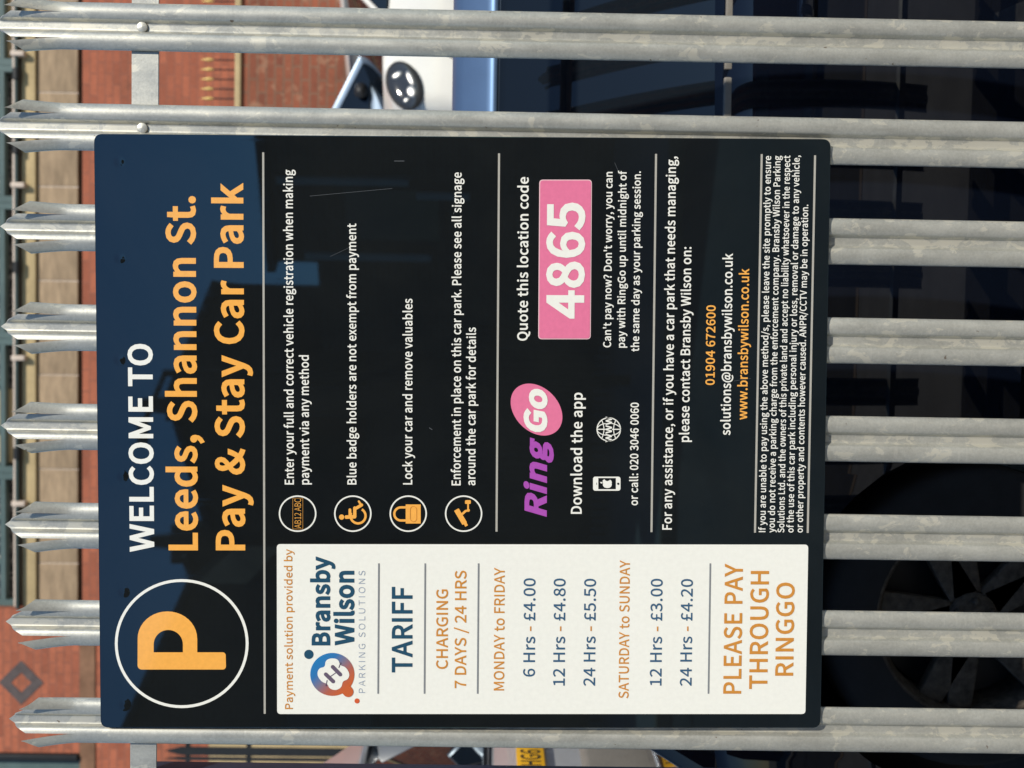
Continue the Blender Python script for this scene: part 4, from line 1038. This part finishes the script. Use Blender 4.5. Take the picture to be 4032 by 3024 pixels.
for a_, b_, rx_, rz2 in ((-.085, -.035, .055, .042), (.02, -.070, .075, .028), (.10, .015, .030, .05), (-.13, .03, .022, .03)):
    lens(hlm, 'reflector', c_l + e1 * a_ + e2 * b_ + n_l * .012, n_l, rx_, rz2, .013, M['reflector'], (.45, -.1, 1))
lens(wcar, 'grille', (1.8, .05, .52), (1, .1, 0), .42, .10, .02, M['plastic'], (0, 0, 1), wb)
# --- pale blue car behind the white one, facing right
bl = W(1350, 330, 9.9)
bcar = car('pale_blue_car', (bl.x - .56, 10.72, bl.z - 1.26), 0, 'pale blue car parked side-on before the brick wall, its windscreen above the white bonnet', M['pale_blue_paint'],
           belt=1.02, roof=1.5, glass_b=(-1.72, .98), glass_t=(-1.4, .12), pillar=.075)
lens(bcar, 'door_mirror', (.50, -.80, 1.10), (.8, -.6, 0), .085, .06, .07, M['plastic'])
# --- silver hatchback at the left, seen along its tail with the yellow plate
PLT = W(2085, 2930, 3.1)
al = math.radians(3.2)
rz_s = math.pi - al
plate_l = Vector((-1.885, 0, .86))
off = Matrix.Rotation(rz_s, 3, 'Z') @ plate_l
silver = car('silver_hatchback', (PLT.x - off.x, PLT.y - off.y, PLT.z - .86), rz_s, 'silver hatchback with a yellow rear number plate, glimpsed left of the sign', M['silver_paint'],
             belt=1.04, roof=1.83, glass_b=(-1.80, .98), glass_t=(-1.62, .12), roof_t=.26)
npl = MB().box((-.26, -.006, -.0555), (.26, 0, .0555)).build('number_plate', M['plate_yellow'], silver, bevel=.004, seg=2)
npl.location = plate_l; npl.rotation_euler = (0, 0, -math.pi / 2)
mb = MB(); pen = 0.0
for ch in 'HG65':
    adv, P, T = glyph(ch, 22)
    s = .079 / (CAP + 44); xx = P[:, 0] * s * .82
    mb.add([(-.235 + pen + a - xx.min() , -.0072, -.0395 + (b + 22) * s) for a, b in zip(xx, P[:, 1])], T)
    pen += .060 + (.02 if ch == '6' and False else 0)
mb.build('plate_lettering', M['plate_ink'], npl)
MB().box((-1.90, -.78, .30), (-1.84, .78, .66)).build('rear_bumper', M['trim_grey'], silver, bevel=.03)
for s in (-1, 1):
    lens(silver, 'tail_lamp', (-1.80, s * .68, 1.0), (-1, s * .35, 0), .10, .16, .03, M['lamp_red'])

# --- worn bay marking on the car park
mb = MB(); mk = []
for k in range(6):
    xk = -2.4 + k * 1.1
    mb.add([(xk, 2.35, GZ + .004), (xk + .1, 2.35, GZ + .004), (xk + .1, .3, GZ + .004), (xk, .3, GZ + .004)], [(0, 3, 2, 1)])
tag(mb.build('bay_marking', M['white_mark']), kind='structure')

# ================================================================== beyond: brick boundary wall, railing, building
def zW(x, y, yp): return W(x, y, yp).z
def xW(y, yp, x=700): return W(x, y, yp).x
WY = 11.55
wall = empty('brick_boundary_wall', (0, WY, 1.5), 0, 'weathered old red brick wall with a stone coping behind the white car', 'wall')
zc = zW(952, 300, WY) - 1.5; zc2 = zW(927, 300, WY) - 1.5
xl, xr = xW(2300, WY), xW(-3500, WY)
MB().box((xl, 0, -.5), (xr, .34, zc)).build('brickwork', M['old_brick'], wall)
cop = MB().box((xl - .03, -.045, zc + .002), (xr + .03, .385, zc2)).build('coping', M['cream_stone'], wall, bevel=.012)
rail_t = empty('spear_railing', (0, WY + .1, 1.5 + zc2), 0, 'thin dark iron railing with gold spear tips on the wall coping', 'railing')
zf0 = zW(838, 300, WY + .1) - 1.5 - zc2; zf1 = zW(797, 300, WY + .1) - 1.5 - zc2
xs0 = xW(388, WY + .1, 820); dx = (xW(235, WY + .1, 820) - xs0) / 4
fb = None
for k in range(-8, 22):
    if fb is None:
        fb = MB().tube((0, 0, -.02), (0, 0, zf0), .0075, 8).build('railing_bar', M['iron'], rail_t)
        MB().lathe([(.006, zf0 - .012), (.010, zf0 + .005), (.022, zf0 + .04), (.013, zf0 + .07), (.001, zf1 + .02)], (0, 0, 0), 'z', 10).build('spear_tip', M['gold'], fb, smooth=True)
        q = fb
    else:
        q = copy_tree(fb, rail_t)
    q.location = (xs0 + dx * k, 0, 0)

gate = empty('iron_slat_gate', (0, 9.4, 1.55), 0, 'dark iron gate of pointed slats above the silver hatchback', 'gate')
gx0, gx1 = xW(2700, 9.4, 800), xW(3700, 9.4, 800)
zt_ = zW(648, 2960, 9.4) - 1.55; zs = zW(715, 2960, 9.4) - 1.55
xg = xW(2958, 9.4, 800)
mb = MB()
k = -8
while k < 9:
    for o_, wd in ((0, .075), (.107, .030)):
        x = xg + k * .152 + o_ - .0375
        mb.prism([(x, -.3), (x + wd, -.3), (x + wd, zs), (x + wd / 2, zt_), (x, zs)], 0, .012)
    k += 1
mb.build('slats', M['iron'], gate)
for v_ in (738, 978):
    zz = zW(v_, 2960, 9.4) - 1.55
    MB().box((xg - 1.3, .0125, zz - .02), (xg + 1.4, .04, zz + .02)).build('gate_rail', M['iron'], gate)

BY = 12.2
bld = empty('terracotta_building', (0, BY, 1.55), 0, 'terracotta brick building with a tan stone band, teal pipe and window row', 'building')
def bx(name, m, xa, xb, va, vb, ya, yb, bevel=0.0, parent=None):
    """Box between picture columns xa..xb (image y) and picture heights va (lower) .. vb (upper)."""
    z0 = (zW(va, 1300, BY) if va is not None else 1.2) - 1.55; z1 = zW(vb, 1300, BY) - 1.55
    return MB().box((xW(xa, BY), ya, z0), (xW(xb, BY), yb, z1)).build(name, m, parent or bld, bevel=bevel)
YL, YR = 2395, -2600
bx('brick_wall', M['terracotta'], YL, YR, None, 324, 0, .35)
bx('drip_joint', M['dark_joint'], YL, YR, 323, 311, .045, .3)
mb = MB(); z0 = zW(310, 1300, BY) - 1.55; z1 = zW(151, 1300, BY) - 1.55
y = 2223
jo = []
while y > YR:
    jo.append(xW(y, BY)); y -= 369.5
xa = xW(YL, BY)
for xj in jo + [xW(YR, BY)]:
    mb.box((xa + .004, -.03 - rnd.uniform(0, .004), z0), (xj - .004, .3, z1)); xa = xj
mb.build('stone_band', M['stone'], bld, bevel=.01)
mb = MB()
for xj in jo: mb.box((xj - .0065, -.024, z0), (xj + .0065, .2, z1))
mb.build('stone_joint', M['chalk'], bld)
bx('stone_string_course', M['cream_stone'], YL, YR, 150, 96, -.07, .3, .012)
bx('window_sill', M['chalk'], YL, YR, 66, 56, -.04, .3, .006)
bx('gutter_recess', M['dark_joint'], YL, YR, 95, 67, .05, .3)
zp = zW(84, 1300, BY) - 1.55
gp = MB().tube((xW(YL, BY), -.13, zp), (xW(YR, BY), -.13, zp), .021, 16).build('gutter_pipe', M['dark_teal'], bld, smooth=False)
for yy in (233, 745, 1418, 1985):
    x = xW(yy, BY)
    MB().box((x - .028, -.165, zp - .09), (x + .028, -.06, zp + .055)).build('pipe_clip', M['chalk'], gp, bevel=.01)
for yy in (312, 1065, 1790, 600):
    x = xW(yy, BY)
    MB().tube((x - .06, -.13, zp), (x + .06, -.13, zp), .042, 14).build('pipe_joint', M['iron'], gp)
# window row
zw0 = zW(55, 1300, BY) - 1.55; zw1 = zw0 + 1.7
wn = None; xx = xW(YL, BY); wdt = 1.46; kk = 0
while xx < xW(YR, BY):
    wf = MB()
    for a, b in ((xx, xx + .07), (xx + wdt - .07, xx + wdt - .004)): wf.box((a, .0, zw0), (b, .16, zw1))
    wf.box((xx + .071, .004, zw0 + .10), (xx + wdt - .071, .12, zw0 + .155)); wf.box((xx + .071, .004, zw0 + .9), (xx + wdt - .071, .12, zw0 + .95))
    for q in (1, 2): wf.box((xx + wdt * q / 3 - .02, .012, zw0 + .156), (xx + wdt * q / 3 + .02, .11, zw0 + .899))
    fo = wf.build('window', M['teal_paint'], bld)
    MB().box((xx + .07, .165, zw0), (xx + wdt - .07, .19, zw1)).build('pane', M['pane'], fo)
    if kk % 3 == 1: MB().box((xx + .1, .125, zw0 + .003), (xx + wdt * .62, .155, zw0 + .6)).build('blind', M['blind'], fo)
    xx += wdt; kk += 1
MB().box((xW(YL, BY), .0, zw1 + .003), (xW(YR, BY), .35, zw1 + 2.2)).build('upper_wall', M['terracotta'], bld)
MB().box((xW(3600, BY), .36, -.3), (xW(YR, BY), 7, zw1 + 2.1)).build('rear_block', M['terracotta'], bld)
# pier at the left with a diamond of dark bricks
pier = bx('brick_pier', M['terracotta'], 2958, 2397, 388, -700, -.10, .34)
bx('sooty_band', M['soot_stone'], 3100, 2397, 387, 327, -.115, .3)
bx('pier_base', M['terracotta'], 3400, 2397, None, 389, -.10, .34)
def at(y, v): p = W(v, y, BY - .1); return p.x, p.z - 1.55
cx, cz = at(2687, 84)
rr = 89 / F_PX * (BY + 2.05); ri = 40 / F_PX * (BY + 2.05)
mb = MB()
for k in range(4):
    a0, a1 = math.pi / 2 * k, math.pi / 2 * (k + 1)
    g = .003
    q = [(cx + rr * math.cos(a0), cz + rr * math.sin(a0)), (cx + rr * math.cos(a1), cz + rr * math.sin(a1)), (cx + ri * math.cos(a1), cz + ri * math.sin(a1)), (cx + ri * math.cos(a0), cz + ri * math.sin(a0))]
    mb.prism(q, -.106, -.06)
mb.build('brick_diamond', M['slate_brick'] if 'slate_brick' in M else rough_mat('blue_grey_brick', (.10, .082, .082), .25, 14), bld)
bx('dark_downpipe', M['iron'], 2986, 2959, 324, -700, -.16, .2, .02)
bx('teal_door', M['teal_paint'], 3500, 2988, 385, -700, -.06, .2)
bx('pale_plinth', M['cream_stone'], 3400, 2500, None, 850, -.25, -.102)

# ================================================================== the street behind the camera (mirrored in the sign and the cars)
def RV(x, y, yv):
    p = S(x, y, yv); return SIGN_M @ Vector((p.x, -p.y, p.z))
def house(name, label, gable, yv, depth, chim=(), wall_m=None, group='houses across the street'):
    """Gable-fronted house: outline measured in the sign's reflection, standing across the street."""
    pts = [RV(x, y, yv) for x, y in gable]
    yy = pts[0].y
    h = empty(name, (0, yy, 0), 0, label, 'house', group)
    out = [(p.x, p.z) for p in pts]
    xs = [p[0] for p in out]
    poly = [(min(xs), 0)] + sorted(out) + [(max(xs), 0)]
    MB().prism(poly, -depth, 0).build('wall', wall_m or M['shade_brick'], h)
    so = sorted(out)
    for a, b in zip(so[:-1], so[1:]):
        d = Vector((b[0] - a[0], 0, b[1] - a[1])); nn = Vector((-d.z, 0, d.x)).normalized() * .12
        v = []
        for yk in (.18, -depth - .1):
            v += [(a[0], yk, a[1] + .01), (b[0], yk, b[1] + .01), (b[0] + nn.x, yk, b[1] + nn.z), (a[0] + nn.x, yk, a[1] + nn.z)]
        obj('roof', v, [(0, 3, 2, 1), (4, 5, 6, 7), (0, 1, 5, 4), (1, 2, 6, 5), (2, 3, 7, 6), (3, 0, 4, 7)], M['slate'], h)
    for x0_, x1_, y0_, y1_ in chim:
        a, b = RV(x0_, y1_, yv), RV(x1_, y0_, yv)
        ck = MB().box((a.x, -1.3, b.z), (b.x, -.6, a.z)).build('chimney', M['shade_brick'], h)
        m_ = (a.x + b.x) / 2
        MB().lathe([(.12, a.z), (.14, a.z + .1), (.11, a.z + .42), (.12, a.z + .45)], (m_, -.95, 0), 'z', 14).build('chimney_pot', M['shade_brick'], ck)
    return h, yy
h1, y1_ = house('gabled_house', 'dark brick gabled house across the street, tall chimney on its ridge', [(872, 1116), (690, 1560), (850, 2090)], 18.5, 8, [(615, 900, 1560, 1670)])
h2, y2_ = house('gabled_house', 'dark brick gabled house across the street with a squat chimney', [(800, 2070), (745, 2180), (790, 2300)], 21, 8, [(640, 900, 2095, 2245)])
h3, y3_ = house('gabled_house', 'tall dark brick gabled house at the left end across the street', [(772, 2296), (515, 2868), (380, 3190), (772, 3980)], 17.4, 8)
for h, sp in ((h1, ((1250, 1420), (1250, 1780))), (h3, ((1300, 2560), (1300, 2850)))):
    for v_, y_ in sp:
        a = RV(v_, y_, 17.4); q = h.location.y
        wo_ = MB().box((a.x - .5, .0, a.z - .7), (a.x + .5, .06, a.z + .7)).build('window', M['slate'], h)
        MB().box((a.x - .43, .0605, a.z - .63), (a.x + .43, .065, a.z + .63)).build('pane', M['glass_dark'], wo_)
# long brick building at the right, running away at an angle
A1, A2 = RV(1043, 540, 15.0), RV(1090, 1030, 15.95)
dd = (A2 - A1); dd.z = 0; ln = dd.length; ang = math.atan2(dd.y, dd.x)
zt = (A1.z + A2.z) / 2
lb = empty('brick_terrace', (A2.x, A2.y, 0), ang, 'long flat-topped dark brick building across the street with pale drainpipes', 'building')
MB().box((-ln * 6, 0, 0), (0, 9, zt)).build('wall', M['shade_brick'], lb)
zl = RV(1248, 1080, 16.2).z
MB().box((.002, .25, 0), (1.6, 6, zl)).build('low_wing', M['shade_brick'], lb)
MB().box((-ln * 6 - .05, -.12, zt + .001), (.1, 9.1, zt + .12)).build('parapet', M['slate'], lb)
sgn = -1
for y_, va, vb in ((697, 1095, 1612), (986, 1180, 1690), (756, 1640, 1850)):
    p = RV(va, y_, 15.3); q = RV(vb, y_, 15.3)
    t = (p.x - A2.x) / math.cos(ang)
    MB().tube((t, -.09, q.z), (t, -.09, p.z), .055, 12).build('drainpipe', M['pipe_grey'], lb)
for k in range(5):
    wo_ = MB().box((-1.2 - k * 1.9, -.03, 2.2), (-.3 - k * 1.9, .0, 3.6)).build('window', M['slate'], lb)
    MB().box((-1.12 - k * 1.9, -.035, 2.28), (-.38 - k * 1.9, -.0305, 3.52)).build('pane', M['glass_dark'], wo_)
sr = empty('street_railing', (0, RV(2000, 1500, 14.6).y, 0), 0, 'dark steel bar railing along the far pavement', 'railing')
mb = MB(); xa, xb = RV(2000, 2900, 14.6).x, RV(2000, 1290, 14.6).x
x = xa
while x < xb:
    mb.box((x, 0, .05), (x + .045, .02, 1.75)); x += .105
mb.build('bars', M['iron'], sr)
MB().box((xa, -.05, 1.5), (xb, -.001, 1.56)).box((xa, -.05, .25), (xb, -.001, .31)).build('rail', M['iron'], sr)
lp = RV(1500, 1482, 12.6)
lamp = empty('street_lamp', (lp.x, lp.y, 0), 0, 'slim dark lamp post on the far pavement', 'street lamp')
MB().tube((0, 0, 0), (0, 0, 5.2), .06, 14, r2=.04).build('post', M['iron'], lamp)
MB().tube((0, 0, 5.18), (-.55, .25, 5.35), .03, 10).build('arm', M['iron'], lamp)
MB().box((-.8, .17, 5.31), (-.5, .37, 5.40)).build('lantern', M['trim_grey'], lamp, bevel=.03)
